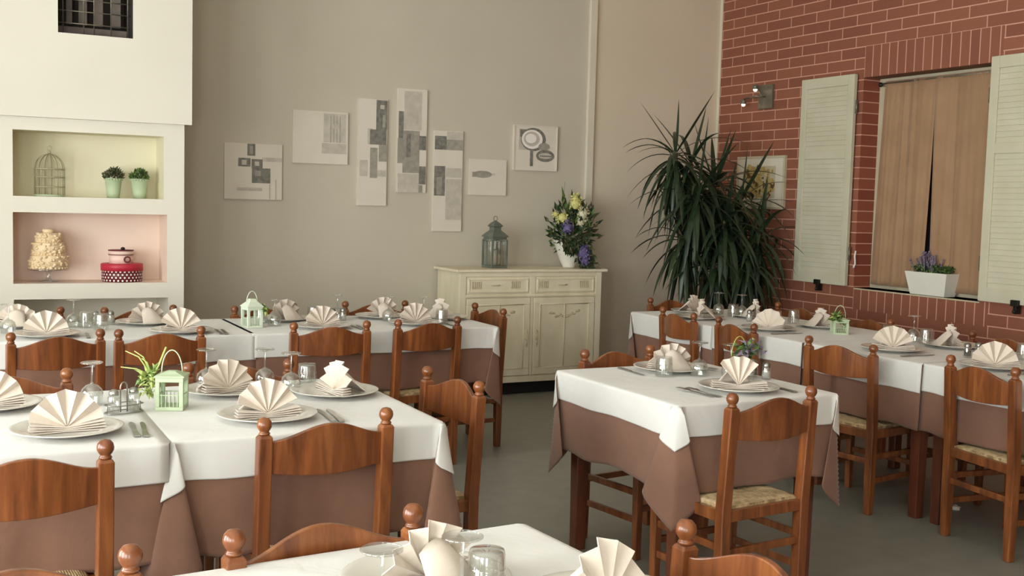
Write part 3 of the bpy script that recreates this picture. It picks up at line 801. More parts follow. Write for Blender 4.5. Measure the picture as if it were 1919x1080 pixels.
def sprig(parent, c, n, L, w, mats, seed, flat=.3, name='sprig'):
    rr = random.Random(seed); bm = bmesh.new()
    for k in range(n):
        a = rr.uniform(0, 2 * PI); e = rr.uniform(-flat, 1.2); l = L * rr.uniform(.6, 1.1)
        p = Vector(c) + Vector((rr.gauss(0, L * .25), rr.gauss(0, L * .25), rr.gauss(0, L * .2)))
        leafquad(bm, p, (l * math.cos(a) * math.cos(e), l * math.sin(a) * math.cos(e), l * math.sin(e)), w * rr.uniform(.7, 1.2), rr.randrange(len(mats)))
    return obj(name, bm, mats, parent)

t = lantern('small_lantern', (.675, 3.83, SZ), rad(-22), 'small mint green lantern with lime flowers tied on, near left table', 'mint', .092, .112, group='small table lanterns')
sprig(t, (-.075, .01, .10), 90, .045, .010, ['leaf_lime', 'leaf_lime', 'leaf_mid'], 3, 1.0, 'lime_flower')
sprig(t, (-.08, .0, .06), 30, .035, .006, ['leaf_lime'], 31, 1.2, 'lime_petals')
bm = bmesh.new()
for k, (dx, dz) in enumerate(((-.085, .085), (-.055, .085), (-.10, .03), (-.03, .06))):
    tube(bm, [(-.07, .01, .11), (-.07 + dx * .5, .01, .11 + dz * .75), (-.07 + dx, .0, .11 + dz)], [.003, .0025, .0015], 6)
tube(bm, [(-.07, .01, .1), (-.045, .01, .15), (-.02, .0, .21)], .0035, 6)
obj('twigs', bm, 'leaf_lime', t)
t = lantern('small_lantern', (1.50, 6.08, SZ), rad(12), 'small white lantern with lime flowers beside it, back left table', 'mint_white', .09, .115, roof=((.5, .03), (.35, .045)), group='small table lanterns')
sprig(t, (.055, -.03, .10), 40, .035, .010, ['leaf_lime', 'leaf_mid'], 5, 1.0, 'lime_flower')
t = lantern('small_lantern', (4.72, 4.93, SZ), rad(-30), 'small pale green lantern wrapped in leaves on the brick wall table', 'mint', .09, .085, group='small table lanterns')
sprig(t, (-.02, -.02, .09), 70, .05, .012, ['leaf_mid', 'leaf_mid', 'leaf_lime'], 6, .6, 'leaf_sprig')

# jar with flowers on the middle table
t = thing('flower_jar', 'glass jar with grey green leaves and a twig hoop on the middle table', 'vase', (3.06, 3.73, SZ))
bm = bmesh.new(); lathe(bm, [(.0, .001), (.027, .001), (.03, .01), (.03, .075), (.026, .08), (.026, .078), (.0275, .073), (.0275, .012), (0, .008)], 24); obj('jar', bm, 'glass', t, smooth=True)
sprig(t, (-.01, 0, .115), 60, .06, .012, ['leaf_dark', 'lavender', 'leaf_mid'], 8, .4, 'foliage')
bm = bmesh.new(); tube(bm, [(-.05 + .04 * math.cos(a), 0, .10 + .085 * math.sin(a)) for a in [PI * k / 12 for k in range(13)]], .0018, 6)
tube(bm, [(.0, 0, .03), (.012, 0, .10), (.022, 0, .175)], [.003, .005, .004], 6); tube(bm, [(.01, 0, .03), (.0, 0, .11), (.008, 0, .16)], [.003, .005, .004], 6); obj('stems', bm, 'leaf_lime', t)
sprig(t, (.05, 0, .12), 10, .035, .012, ['lavender'], 9, .3, 'lavender_sprig')

def shaker(loc, label, fill):
    t = thing('shaker', label, 'shaker', loc, 0, 'salt and pepper shakers')
    bm = bmesh.new(); lathe(bm, [(0, 0), (.019, 0), (.021, .008), (.018, .05), (.016, .056), (.0145, .055), (.0165, .048), (.019, .01), (0, .006)], 20); obj('body', bm, 'glass', t, smooth=True)
    bm = bmesh.new(); lathe(bm, [(0, .007), (.0185, .009), (.017, .036), (0, .037)], 16); obj('filling', bm, fill, t, smooth=True)
    bm = bmesh.new(); lathe(bm, [(.0165, .052), (.0175, .056), (.0165, .068), (.010, .075), (0, .077)], 20); obj('lid', bm, 'steel', t, smooth=True)
    return t
shaker((3.13, 3.69, SZ), 'salt shaker right of the flower jar on the middle table', 'salt')
shaker((3.125, 3.77, SZ), 'pepper shaker behind the salt on the middle table', 'pepper')
shaker((4.64, 3.93, SZ), 'steel topped shaker left of the salt, right part of the brick wall table', 'pepper')
shaker((4.72, 3.93, SZ), 'white salt shaker beside the rightmost fan napkin, brick wall table', 'salt')
shaker((4.64, 5.66, SZ), 'white salt shaker among the glasses, plant end of the brick wall table', 'salt')
shaker((.72, 6.40, SZ), 'left shaker of the cruet pair, back left table below the cage', 'salt')
shaker((.80, 6.40, SZ), 'right shaker of the cruet pair, back left table below the cage', 'salt')
shaker((2.03, 6.28, SZ), 'left shaker of the pair in the middle of the back left table', 'pepper')
shaker((2.10, 6.30, SZ), 'right shaker of the pair in the middle of the back left table', 'salt')

# cruet rack on the near left table
t = thing('cruet_rack', 'wire rack with looped handle holding glass jars, near left table', 'cruet rack', (.515, 3.80, SZ), rad(20))
bm = bmesh.new()
for z in (.004, .03): tube(bm, [(.06 * math.copysign(min(1, abs(math.cos(a) * 1.25)), math.cos(a)), .034 * math.sin(a), z) for a in [2 * PI * k / 24 for k in range(24)]], .002, 6, closed=True)
for x in (-.058, .058):
    tube(bm, [(x, 0, .004), (x, 0, .035)], .002, 6)
tube(bm, [(-.012, 0, .004), (-.012, 0, .085)] + [(.012 * -math.cos(a), 0, .085 + .018 * math.sin(a)) for a in [PI * k / 8 for k in range(1, 8)]] + [(.012, 0, .085), (.012, 0, .004)], .0025, 6)
obj('wire_frame', bm, 'steel', t)
for x, f in ((-.035, 'salt'), (.035, 'pepper')):
    bm = bmesh.new(); lathe(bm, [(0, 0), (.019, 0), (.02, .05), (.015, .058), (.014, .057), (.018, .049), (.0175, .004), (0, .003)], 20, (x, 0, .006)); j = obj('jar', bm, 'glass', t, smooth=True)
    bm = bmesh.new(); lathe(bm, [(.0155, .058), (.0165, .06), (.0155, .07), (.008, .076), (0, .077)], 16, (x, 0, .006)); obj('lid', bm, 'steel', j, smooth=True)
# ------------------------------------------------------------------ sideboard
t = thing('sideboard', 'cream painted sideboard with carved doors and two drawers, against the back wall', 'sideboard', (3.49, 7.70, 0))
W, D, H = 1.27, .42, .975
bm = bmesh.new(); box(bm, (0, 0, .10), (W, D, H)); obj('body', bm, 'cabinet', t, bevel=.004)
bm = bmesh.new(); box(bm, (-.035, -.035, H), (W + .045, D + .01, H + .022)); obj('top', bm, 'cabinet', t, bevel=.006)
bm = bmesh.new(); box(bm, (.03, .04, .005), (W - .03, D - .02, .10)); obj('gap_shade', bm, 'black', t)  # black box standing in for the shaded gap under the body
for x in (.02, W - .02):
    for y in (.02, D - .02):
        bm = bmesh.new(); post(bm, [(x, y, 0, .7), (x, y, .10, 1)], .04, .04); obj('foot', bm, 'black', t)
bm = bmesh.new()
for x in (0, W - .055): box(bm, (x, -.012, .10), (x + .055, 0, H))
box(bm, (.055, -.012, .10), (W - .055, 0, .15)); box(bm, (.055, -.012, H - .035), (W - .055, 0, H)); box(bm, (.055, -.012, .775), (W - .055, 0, .80))
box(bm, (.61, -.012, .80), (.66, 0, H - .035)); box(bm, (.618, -.012, .15), (.644, 0, .775))
box(bm, (.05, -.02, .782), (W - .05, -.012, .793))
obj('face_frame', bm, 'cabinet', t, bevel=.003)
def carve(bm, cx, cz, w, h, seed, mi=0):
    rr = random.Random(seed)
    for k in range(9):
        a = rr.uniform(-1, 1); b = rr.uniform(-1, 1)
        s = rr.uniform(.006, .014)
        sphere(bm, (cx + a * w / 2, 0, cz + b * h / 2), s, mi, 6, .8, 1.3, .35)
for x0, x1, sp in ((.065, .605, 1), (.665, W - .062, 2)):
    bm = bmesh.new(); box(bm, (x0, -.008, .808), (x1, 0, H - .042)); d = obj('drawer', bm, 'cabinet', t, bevel=.004)
    bm = bmesh.new()
    z0, z1 = .818, H - .052
    for a in ((x0 + .012, z0, x1 - .012, z0 + .008), (x0 + .012, z1 - .008, x1 - .012, z1), (x0 + .012, z0, x0 + .02, z1), (x1 - .02, z0, x1 - .012, z1)):
        box(bm, (a[0], -.016, a[1]), (a[2], -.008, a[3]))
    obj('moulding', bm, 'cabinet', d, bevel=.002)
    for cx in ((x0 + .08, x0 + .42) if sp == 1 else (x0 + .07, x0 + .44)):
        bm = bmesh.new(); box(bm, (cx - .042, -.0095, .85), (cx + .042, -.008, .90))
        for k in range(5): box(bm, (cx - .04 + .018 * k, -.013, .845), (cx - .033 + .018 * k, -.008, .905))
        obj('carving', bm, 'cabinet_worn', d, bevel=.001)
    bm = bmesh.new(); cx = (x0 + x1) / 2 - .03; tube(bm, [(cx - .035, -.01, .875), (cx - .03, -.022, .873), (cx + .03, -.022, .873), (cx + .035, -.01, .875)], .004, 6); obj('handle', bm, 'cabinet_worn', d)
for x0, x1, side in ((.062, .614, 1), (.648, W - .062, -1)):
    bm = bmesh.new(); box(bm, (x0, -.010, .155), (x1, 0, .772)); d = obj('door', bm, 'cabinet', t, bevel=.003)
    bm = bmesh.new(); a0, a1, b0, b1 = x0 + .055, x1 - .055, .21, .72
    for r in ((x0, .155, x1, b0), (x0, b1, x1, .772), (x0, b0, a0, b1), (a1, b0, x1, b1)): box(bm, (r[0], -.018, r[1]), (r[2], -.010, r[3]))
    obj('door_frame', bm, 'cabinet', d, bevel=.004)
    bm = bmesh.new()
    for x in ((a0 + a1) / 2, a0, a1): tube(bm, [(x, -.0165, b0), (x, -.0165, b1)], .004, 6)
    for z in (b0, b1): tube(bm, [(a0, -.0165, z), (a1, -.0165, z)], .004, 6)
    obj('beading', bm, 'cabinet', d)
    bm = bmesh.new(); cx = (a0 + a1) / 2; rr = random.Random(3)
    for k in range(15):
        u = -1 + k / 7; sphere(bm, (cx + u * .13, -.011, .655 - .05 * (1 - abs(u)) + rr.uniform(-.014, .014)), rr.uniform(.008, .014), 0, 6, 1, 1.3, .4)
    for k in range(4): sphere(bm, (cx, -.011, .59 - .025 * k), .009 - .0015 * k, 0, 6, 1.3, .9, .4)
    obj('carving', bm, 'cabinet_worn', d)
    bm = bmesh.new(); hx = x1 - .028 if side == 1 else x0 + .028
    for z in (.40, .45, .50): sphere(bm, (hx, -.02, z), .015, 0, 6, 1.3, .7, .4)
    tube(bm, [(hx, -.022, .50), (hx, -.035, .48), (hx, -.035, .42), (hx, -.022, .40)], .004, 6)
    obj('handle', bm, 'cabinet_worn', d)

# lantern and candle on the sideboard
LZ = H + .0225
t = thing('candle_lantern', 'tall grey green metal lantern with pointed roof on the sideboard', 'lantern', (3.885, 7.90, LZ), rad(8))
bm = bmesh.new(); c = .068
box(bm, (-c - .006, -c - .006, 0), (c + .006, c + .006, .02)); box(bm, (-c, -c, .225), (c, c, .245))
for sx in (-1, 1):
    for sy in (-1, 1): box(bm, (sx * c - .007, sy * c - .007, .02), (sx * c + .007, sy * c + .007, .225))
obj('frame', bm, 'lantern_grey', t, bevel=.002)
bm = bmesh.new()
for s in (-1, 1):
    for x in (-.022, .022):
        box(bm, (x - .0025, s * c - .002, .02), (x + .0025, s * c + .002, .20)); box(bm, (s * c - .002, x - .0025, .02), (s * c + .002, x + .0025, .20))
    for k in range(3):
        cx = -.044 + .044 * k; ring = [(cx + .021 * math.cos(a), s * c, .197 + .021 * math.sin(a)) for a in [PI * j / 8 for j in range(9)]]; tube(bm, ring, .0025, 6)
        tube(bm, [(s * c, p[0], p[2]) for p in ring], .0025, 6)
obj('tracery', bm, 'lantern_grey', t)
bm = bmesh.new()
for s in (-1, 1): box(bm, (-c + .008, s * (c - .006) - .001, .02), (c - .008, s * (c - .006) + .001, .225)); box(bm, (s * (c - .006) - .001, -c + .008, .02), (s * (c - .006) + .001, c - .008, .225))
obj('glass_panes', bm, 'glass', t)
bm = bmesh.new(); vs = []
for f, z in ((1.15, .245), (1.15, .252), (.85, .275), (.55, .295), (.5, .30), (.5, .325), (.68, .33), (.55, .345), (.25, .365), (.08, .375)):
    vs.append([bm.verts.new((a * c * f, b * c * f, z)) for a, b in ((-1, -1), (1, -1), (1, 1), (-1, 1))])
for A, B in zip(vs, vs[1:]):
    for k in range(4): bm.faces.new((A[k], A[(k + 1) % 4], B[(k + 1) % 4], B[k]))
bm.faces.new(vs[0][::-1]); bm.faces.new(vs[-1]); obj('roof', bm, 'lantern_grey', t, bevel=.001)
bm = bmesh.new(); tube(bm, [(.018 * math.cos(a), 0, .392 + .018 * math.sin(a)) for a in [2 * PI * k / 16 for k in range(16)]], .0028, 6, closed=True); obj('ring', bm, 'lantern_grey', t)
t = thing('candle', 'ivory pillar candle inside the lantern on the sideboard', 'candle', (3.885, 7.90, LZ + .0205))
bm = bmesh.new(); lathe(bm, [(0, 0), (.028, 0), (.028, .118), (.024, .122), (0, .116)], 24); obj('wax', bm, 'candle', t, smooth=True)
bm = bmesh.new(); tube(bm, [(0, 0, .115), (.001, 0, .13)], .0015, 6); obj('wick', bm, 'black', t)

# bouquet in a white jug
t = thing('flower_vase', 'white jug with yellow, cream and violet flowers on the sideboard', 'vase', (4.57, 7.90, LZ))
bm = bmesh.new(); lathe(bm, [(0, 0), (.05, 0), (.055, .01), (.085, .07), (.11, .14), (.135, .22), (.142, .235), (.134, .235), (.126, .22), (.10, .14), (0, .10)], 32); obj('vase', bm, 'white_ceramic', t, smooth=True)
rr = random.Random(21)
bm = bmesh.new()
def pxp(px, py): return ((px - 1078) * .0047, (497 - py) * .0047)
for k in range(340):
    a = rr.uniform(0, 2 * PI); rad_ = rr.uniform(.03, .2); x = rad_ * math.cos(a) + .0; z = .26 + rad_ * math.sin(a) * 1.05 + .08
    y = rr.uniform(-.15, .08)
    dx, dz = x, z - .2; L = math.hypot(dx, dz) + 1e-3; l = rr.uniform(.05, .09)
    leafquad(bm, (x, y, z), (dx / L * l + rr.gauss(0, .02), rr.uniform(-.05, .03), dz / L * l + rr.gauss(0, .02)), rr.uniform(.01, .018), rr.choice((0, 0, 0, 1, 2)), up=Vector((rr.gauss(0, 1), 1, rr.gauss(0, .5))))
for k in range(330):   # foliage spilling over the left front of the jug
    x = rr.uniform(-.16, .08); z = .27 - rr.uniform(0, .26) * (1 if x > -.06 else .5); y = -.15 + rr.uniform(-.03, .03)
    x += (.25 - z) * .42
    leafquad(bm, (x, y, z), (rr.uniform(-.05, .05), -.02, rr.uniform(-.06, .01)), rr.uniform(.012, .02), rr.choice((0, 0, 1)), up=Vector((rr.gauss(0, .6), 1, rr.gauss(0, .5))))
obj('foliage', bm, ['leaf_dark', 'leaf_brown', 'leaf_mid'], t)
def bloom(name, px, py, r, mat, n=40, y=-.13, sz=1.0):
    x, z = pxp(px, py); bm = bmesh.new(); rr = random.Random(int(px))
    for k in range(n):
        th = rr.uniform(0, 2 * PI); ph_ = math.acos(rr.uniform(-1, 1)); d = Vector((math.sin(ph_) * math.cos(th), math.sin(ph_) * math.sin(th) * .7, math.cos(ph_) * sz))
        p = Vector((x, y, z)) + d * r * .75
        leafquad(bm, p, d * r * .35 + Vector((rr.gauss(0, .004),) * 3), r * .22, 0, up=Vector((rr.gauss(0, 1), rr.gauss(0, 1), 1)), bend=.5)
    sphere(bm, (x, y, z), r * .72, 0, 8, sz, 1, .8)
    obj(name, bm, mat, t)
bloom('yellow_bloom', 1072, 383, .06, 'yellow_flower', sz=1.3); bloom('yellow_bloom', 1045, 410, .055, 'yellow_flower'); bloom('yellow_bloom', 1032, 404, .03, 'yellow_flower')
bloom('cream_bloom', 1087, 402, .055, 'white_flower', sz=1.25); bloom('cream_bloom', 1083, 418, .035, 'white_flower')
bloom('violet_bloom', 1055, 427, .055, 'purple_flower', y=-.15); bloom('violet_bloom', 1085, 468, .065, 'purple_flower', 60, y=-.17); bloom('violet_bloom', 1088, 482, .05, 'purple_flower', 50, y=-.17)
bloom('violet_bloom', 1052, 415, .025, 'lavender', 20, y=-.16)
bm = bmesh.new(); tube(bm, [(-.04, -.05, .2), (-.07, -.06, .42), (-.105, -.06, .60), (-.095, -.06, .70)], [.003, .003, .002, .001], 6); obj('tall_stem', bm, 'leaf_brown', t)

# ------------------------------------------------------------------ canvases on the back wall
def canvas(x0, x1, z0, z1, label, patches, border=False, mat='canvas'):
    """patches: (u0, v0, u1, v1, material) in 0..1 from the top left"""
    bm = bmesh.new(); D = .022; w, h = x1 - x0, z1 - z0
    box(bm, (0, -D, 0), (w, 0, h), 0)
    mats = [mat, 'art_dark', 'art_mid', 'art_light', 'white_dot', 'art_ochre', 'art_brown']
    idx = {'d': 1, 'm': 2, 'l': 3, 'w': 4, 'o': 5, 'b': 6}
    lay = 0
    for p in patches:
        lay += 1; e = .0008 + .00025 * lay
        if p[0] == 'disc':
            _, u, v, ru, rv, m = p; n = 28
            vs = [bm.verts.new((u * w + ru * w * math.cos(2 * PI * k / n), -D - e, (1 - v) * h + rv * h * math.sin(2 * PI * k / n))) for k in range(n)]
            f = bm.faces.new(vs[::-1]); f.material_index = idx[m]
        else:
            u0, v0, u1, v1, m = p
            box(bm, (u0 * w, -D - e, (1 - v1) * h), (u1 * w, -D, (1 - v0) * h), idx[m])
    if border:
        for a in ((-.008, -.008, w + .008, .0), (-.008, h, w + .008, h + .008), (-.008, 0, 0, h), (w, 0, w + .008, h)): box(bm, (a[0], -D - .006, a[1]), (a[2], 0, a[3]), 0)
    o = obj('wall_canvas', bm, mats); o.location = (x0, YB, z0)
    return tag(o, label, 'picture', 'grey and white canvases on the back wall')
def P(x0, x1, y0, y1, L):   # crop pixel rectangles -> 0..1
    out = []
    for r in L: out.append(((r[0] - x0) / (x1 - x0), (r[1] - y0) / (y1 - y0), (r[2] - x0) / (x1 - x0), (r[3] - y0) / (y1 - y0), r[4]))
    return out
canvas(1.796, 2.221, 1.492, 1.899, 'square canvas with dark overlapping blocks, leftmost and lowest at left', P(62, 428, 435, 790, [(205, 437, 255, 512, 'd'), (218, 450, 240, 500, 'm'), (300, 520, 426, 546, 'l'), (148, 528, 225, 582, 'd'), (170, 540, 200, 572, 'l'), (232, 533, 302, 590, 'd'), (252, 548, 280, 575, 'l'), (235, 590, 352, 685, 'd'), (255, 605, 290, 640, 'm'), (345, 690, 352, 788, 'l'), (385, 660, 392, 788, 'l'), (140, 715, 300, 735, 'l')]))
canvas(2.298, 2.727, 1.773, 2.165, 'almost plain white canvas with faint grey vertical strokes, second from left', P(498, 845, 220, 570, [(690, 232, 832, 425, 'l'), (732, 245, 738, 425, 'm'), (752, 245, 757, 425, 'm'), (772, 245, 777, 425, 'm'), (792, 245, 797, 425, 'm'), (742, 300, 790, 330, 'l'), (680, 430, 835, 500, 'l')]))
canvas(2.813, 3.044, 1.467, 2.284, 'tall narrow canvas with a dark cross shape, left of the three tall ones', P(918, 1090, 155, 825, [(1022, 160, 1088, 345, 'd'), (1045, 190, 1070, 215, 'l'), (1060, 250, 1078, 330, 'm'), (972, 340, 1000, 440, 'l'), (985, 345, 1085, 440, 'd'), (1040, 440, 1088, 545, 'm'), (988, 460, 1032, 650, 'm'), (925, 540, 972, 640, 'l'), (1035, 600, 1085, 640, 'l')]))
canvas(3.130, 3.374, 1.576, 2.382, 'tall narrow canvas with grey blocks, highest of the three tall ones', P(1165, 1330, 85, 745, [(1200, 100, 1300, 345, 'l'), (1170, 230, 1198, 400, 'd'), (1166, 400, 1195, 560, 'm'), (1195, 350, 1290, 620, 'm'), (1215, 370, 1240, 520, 'd'), (1288, 380, 1327, 470, 'd'), (1290, 575, 1327, 690, 'd'), (1170, 625, 1288, 743, 'l'), (1288, 695, 1310, 743, 'm')]))
canvas(3.441, 3.690, 1.275, 2.074, 'tall narrow canvas with two dark squares at left, lowest of the tall ones', P(1405, 1560, 355, 995, [(1472, 360, 1558, 412, 'l'), (1408, 390, 1470, 476, 'd'), (1470, 410, 1558, 476, 'm'), (1408, 580, 1466, 768, 'd'), (1420, 650, 1450, 760, 'm'), (1470, 590, 1555, 650, 'l'), (1470, 660, 1558, 920, 'l')]))
canvas(3.758, 4.085, 1.573, 1.862, 'small plain canvas with a faint grey fish shape, above the candle lantern', [('disc', .34, .42, .26, .10, 'm'), (.06, .36, .28, .5, 'm'), (.6, .38, .68, .44, 'l')])
canvas(4.154, 4.546, 1.795, 2.150, 'framed square canvas with grey rings, rightmost near the corner strip', [(.1, .07, .62, .55, 'l'), (.12, .08, .3, .25, 'd'), ('disc', .44, .30, .30, .27, 'd'), ('disc', .41, .30, .25, .22, 'w'), ('disc', .40, .29, .19, .17, 'l'), ('disc', .38, .28, .13, .11, 'w'), (.37, .55, .44, .92, 'd'), ('disc', .70, .46, .14, .09, 'm'), ('disc', .73, .67, .22, .14, 'd'), ('disc', .73, .67, .16, .07, 'l'), (.6, .66, .9, .69, 'd')], True)

# picture on the brick wall
t = thing('framed_print', 'framed botanical print on the brick wall, half hidden by the plant', 'picture', (XW, 7.49, 1.745))
bm = bmesh.new(); box(bm, (-.02, -.30, -.215), (0, .30, .215)); obj('mount', bm, 'wall_cream', t)
bm = bmesh.new()
for a in ((-.31, -.225, .31, -.205), (-.31, .205, .31, .225), (-.31, -.205, -.29, .205), (.29, -.205, .31, .205)): box(bm, (-.03, a[0], a[1]), (0, a[2], a[3]))
obj('frame', bm, 'frame_cream', t, bevel=.003)
bm = bmesh.new(); rr = random.Random(4)
box(bm, (-.0206, -.19, -.13), (-.02, .2, .14), 1)
for k in range(130):
    y, z = rr.uniform(-.17, .19), rr.uniform(-.12, .13)
    n = 6; s = rr.uniform(.01, .036)
    vs = [bm.verts.new((-.0212 - .00001 * k, y + s * math.cos(2 * PI * j / n) * rr.uniform(.6, 1.3), z + s * math.sin(2 * PI * j / n) * rr.uniform(.6, 1.3))) for j in range(n)]
    bm.faces.new(vs).material_index = rr.choice((0, 0, 0, 2))
obj('print', bm, ['art_ochre', 'frame_cream', 'art_brown'], t)

# wall lamp on the brick
t = thing('wall_lamp', 'small metal wall lamp with two round bulbs high on the brick wall', 'wall lamp', (XW, 7.47, 2.47))
bm = bmesh.new(); box(bm, (-.025, -.09, -.10), (0, .09, .10)); obj('back_plate', bm, 'dull_steel', t, bevel=.004)
bm = bmesh.new(); tube(bm, [(-.02, 0, .0), (-.10, .02, .0), (-.10, .18, -.01)], .007, 8); tube(bm, [(-.06, 0, 0), (-.06, .05, .06)], .006, 8); obj('arm', bm, 'dull_steel', t)
for y, z in ((.19, -.065), (.04, .05)):
    bm = bmesh.new(); lathe(bm, [(.012, .05), (.022, .045), (.026, .01), (.024, .01), (.02, .04), (.012, .045)], 16, (-.10, y, z)); s_ = obj('lamp_shade', bm, 'dull_steel', t, smooth=True)
    bm = bmesh.new(); sphere(bm, (-.10, y, z + .008), .018, 0, 8); obj('bulb', bm, 'bulb', s_, smooth=True)

# shutters
def shutter(name, y0, y1, label, hingeside, swing):
    t = thing(name, label, 'shutter', (XW - .018, y0 if hingeside < 0 else y1, 0), 0, 'louvred shutters beside the brick wall window')
    z0, z1 = .945, 2.565; W = y1 - y0; sgn = 1 if hingeside < 0 else -1
    t.rotation_euler = (0, 0, rad(swing))
    T = .034
    bm = bmesh.new(); st = .065
    Y = lambda a: sgn * a
    def b(a0, a1, c0, c1, x0=-T, x1=0):
        lo, hi = sorted((Y(a0), Y(a1))); box(bm, (x0, lo, c0), (x1, hi, c1))
    b(0, st, z0, z1); b(W - st, W, z0, z1)
    for c0, c1 in ((z0, z0 + .09), (z1 - .08, z1), ((z0 + z1) / 2 + .17, (z0 + z1) / 2 + .24)): b(st, W - st, c0, c1)
    obj('stiles', bm, 'shutter', t, bevel=.004)
    bm = bmesh.new(); 
    for a, c in ((z0 + .09, (z0 + z1) / 2 + .17), ((z0 + z1) / 2 + .24, z1 - .08)):
        n = int((c - a) / .036)
        for k in range(n):
            z = a + (k + .5) * (c - a) / n; lo, hi = sorted((Y(st - .005), Y(W - st + .005)))
            vs = [bm.verts.new(p) for p in ((-T + .010, lo, z - .020), (-T + .010, hi, z - .020), (-.018, hi, z + .017), (-.018, lo, z + .017), (-T + .008, lo, z - .0185), (-T + .008, hi, z - .0185), (-.021, hi, z + .019), (-.021, lo, z + .019))]
            for f in ((0, 1, 2, 3), (4, 7, 6, 5), (0, 4, 5, 1), (3, 2, 6, 7), (0, 3, 7, 4), (1, 5, 6, 2)): bm.faces.new([vs[i] for i in f])
    obj('louvres', bm, 'shutter', t)
    bm = bmesh.new(); m_ = Y(W * .5)
    box(bm, (-T - .02, m_ - .03, z0 - .01), (-T + .002, m_ + .03, z0 + .03)); box(bm, (-T - .012, m_ - .012, z0 - .06), (-.0, m_ + .012, z0 - .01)); sphere(bm, (-T - .012, m_, z0 - .045), .014)
    obj('catch', bm, 'iron', t, bevel=.003)
    bm = bmesh.new()
    bm.free()
    for z in (z0 + .25, z1 - .25):
        bm = bmesh.new(); tube(bm, [(-.012, Y(-.012), z - .05), (-.012, Y(-.012), z + .05)], .009, 8); obj('hinge', bm, 'dull_steel', t)
    return t
shutter('window_shutter', 6.405, 6.99, 'louvred cream shutter left of the curtained window', -1, 0)
shutter('window_shutter', 4.56, 5.165, 'louvred cream shutter right of the curtained window, cut by the frame', 1, 0)
bm = bmesh.new(); tube(bm, [(0, 0, .10), (-.008, 0, .06), (0, 0, .0), (-.02, -.004, -.03)], .007, 6)
o = obj('hanging_hook', bm, 'bag'); o.location = (XW - .01, 6.345, 1.12); tag(o, 'small white wall hook beside the lower edge of the left shutter', 'hook')

# curtains
def curtain(y0, y1, label, seed, lean):
    rr = random.Random(seed); bm = bmesh.new(); NX, NZ = 90, 30; g = []
    ph = [rr.uniform(0, 6) for _ in range(5)]
    for i in range(NX + 1):
        u = i / NX; row = []
        for j in range(NZ + 1):
            v = j / NZ; z = 2.505 - v * (2.505 - .965)
            ya = y0 + lean[0] * (1 - v); yb = y1 + lean[1] * (1 - v)
            y = ya + (yb - ya) * (u + .012 * math.sin(u * 20 + v * 3 + ph[3]))
            q1 = u * 22 + 3.0 * math.sin(u * 7 + ph[4]) + ph[0] + .8 * v; d = .019 * math.sin(q1) * (.5 + .5 * math.sin(u * 11 + ph[2])) + .002 * math.sin(u * 61 + 2 * math.sin(u * 9) + ph[1] - v) + .014 * math.sin(u * 9 + ph[2] + 1.5 * v)
            d *= (.55 + .45 * v) if v > .06 else .35 + .2 * math.sin(u * 190)
            row.append(bm.verts.new((d, y, z)))
        g.append(row)
    for a, b in zip(g, g[1:]):
        for j in range(NZ): bm.faces.new((a[j], a[j + 1], b[j + 1], b[j])).smooth = True
    o = obj('curtain', bm, 'curtain'); s = o.modifiers.new('s', 'SOLIDIFY'); s.thickness = .002
    o.location = (XW + .115, 0, 0); return tag(o, label, 'curtain', 'tan curtains in the brick wall window')
curtain(5.80, 6.31, 'tan gathered curtain, left half of the window', 3, (-.03, -.05))
curtain(5.215, 5.765, 'tan gathered curtain, right half of the window behind the planter', 4, (.005, 0))
t = thing('curtain_rod', 'thin curtain rod with end ring across the window top', 'curtain rod', (XW + .115, 0, 2.49))
bm = bmesh.new(); tube(bm, [(0, 5.20, 0), (0, 6.30, 0)], .006, 8); obj('rod', bm, 'dull_steel', t)
bm = bmesh.new(); sphere(bm, (0, 6.30, -.005), .018, 0, 8); obj('end_knob', bm, 'iron', t)

# planter on the sill
t = thing('window_planter', 'tapered white planter box with lavender on the window sill', 'planter', (XW + .065, 5.655, OZ0 + .001))
bm = bmesh.new()
vs = [bm.verts.new((a * w, b * l, z)) for w, l, z in ((.055, .155, 0), (.083, .19, .165), (.074, .181, .165), (.068, .175, .13)) for a, b in ((-1, -1), (1, -1), (1, 1), (-1, 1))]
for r in range(3):
    for k in range(4): bm.faces.new((vs[r * 4 + k], vs[r * 4 + (k + 1) % 4], vs[r * 4 + 4 + (k + 1) % 4], vs[r * 4 + 4 + k]))
bm.faces.new(vs[:4][::-1]); bm.faces.new(vs[-4:]); obj('planter_box', bm, 'white_ceramic', t, bevel=.003)
bm = bmesh.new(); rr = random.Random(12)
for k in range(320):
    y = rr.uniform(-.165, .165); x = rr.uniform(-.06, .05); z = .15 + rr.uniform(0, .055) * (1.1 - abs(y) * 2)
    leafquad(bm, (x, y, z), (rr.gauss(0, .02), rr.gauss(0, .02), rr.uniform(0, .035)), .008, rr.choice((0, 1)), up=Vector((rr.gauss(0, 1), rr.gauss(0, 1), .5)))
obj('foliage', bm, ['leaf_dark', 'leaf_mid'], t)
bm = bmesh.new()
for k in range(26):
    y = rr.gauss(.02, .05); x = rr.uniform(-.04, .03); h = rr.uniform(.09, .17); dy = rr.gauss(0, .02) + (y - .0) * .3
    tube(bm, [(x, y, .15), (x, y + dy * .5, .15 + h * .6), (x, y + dy, .15 + h)], [.003, .005, .003], 5)
    for j in range(5): sphere(bm, (x + rr.gauss(0, .004), y + dy * (.6 + .08 * j), .15 + h * (.6 + .09 * j)), .0075, 0, 4)
obj('lavender_spikes', bm, 'lavender', t)

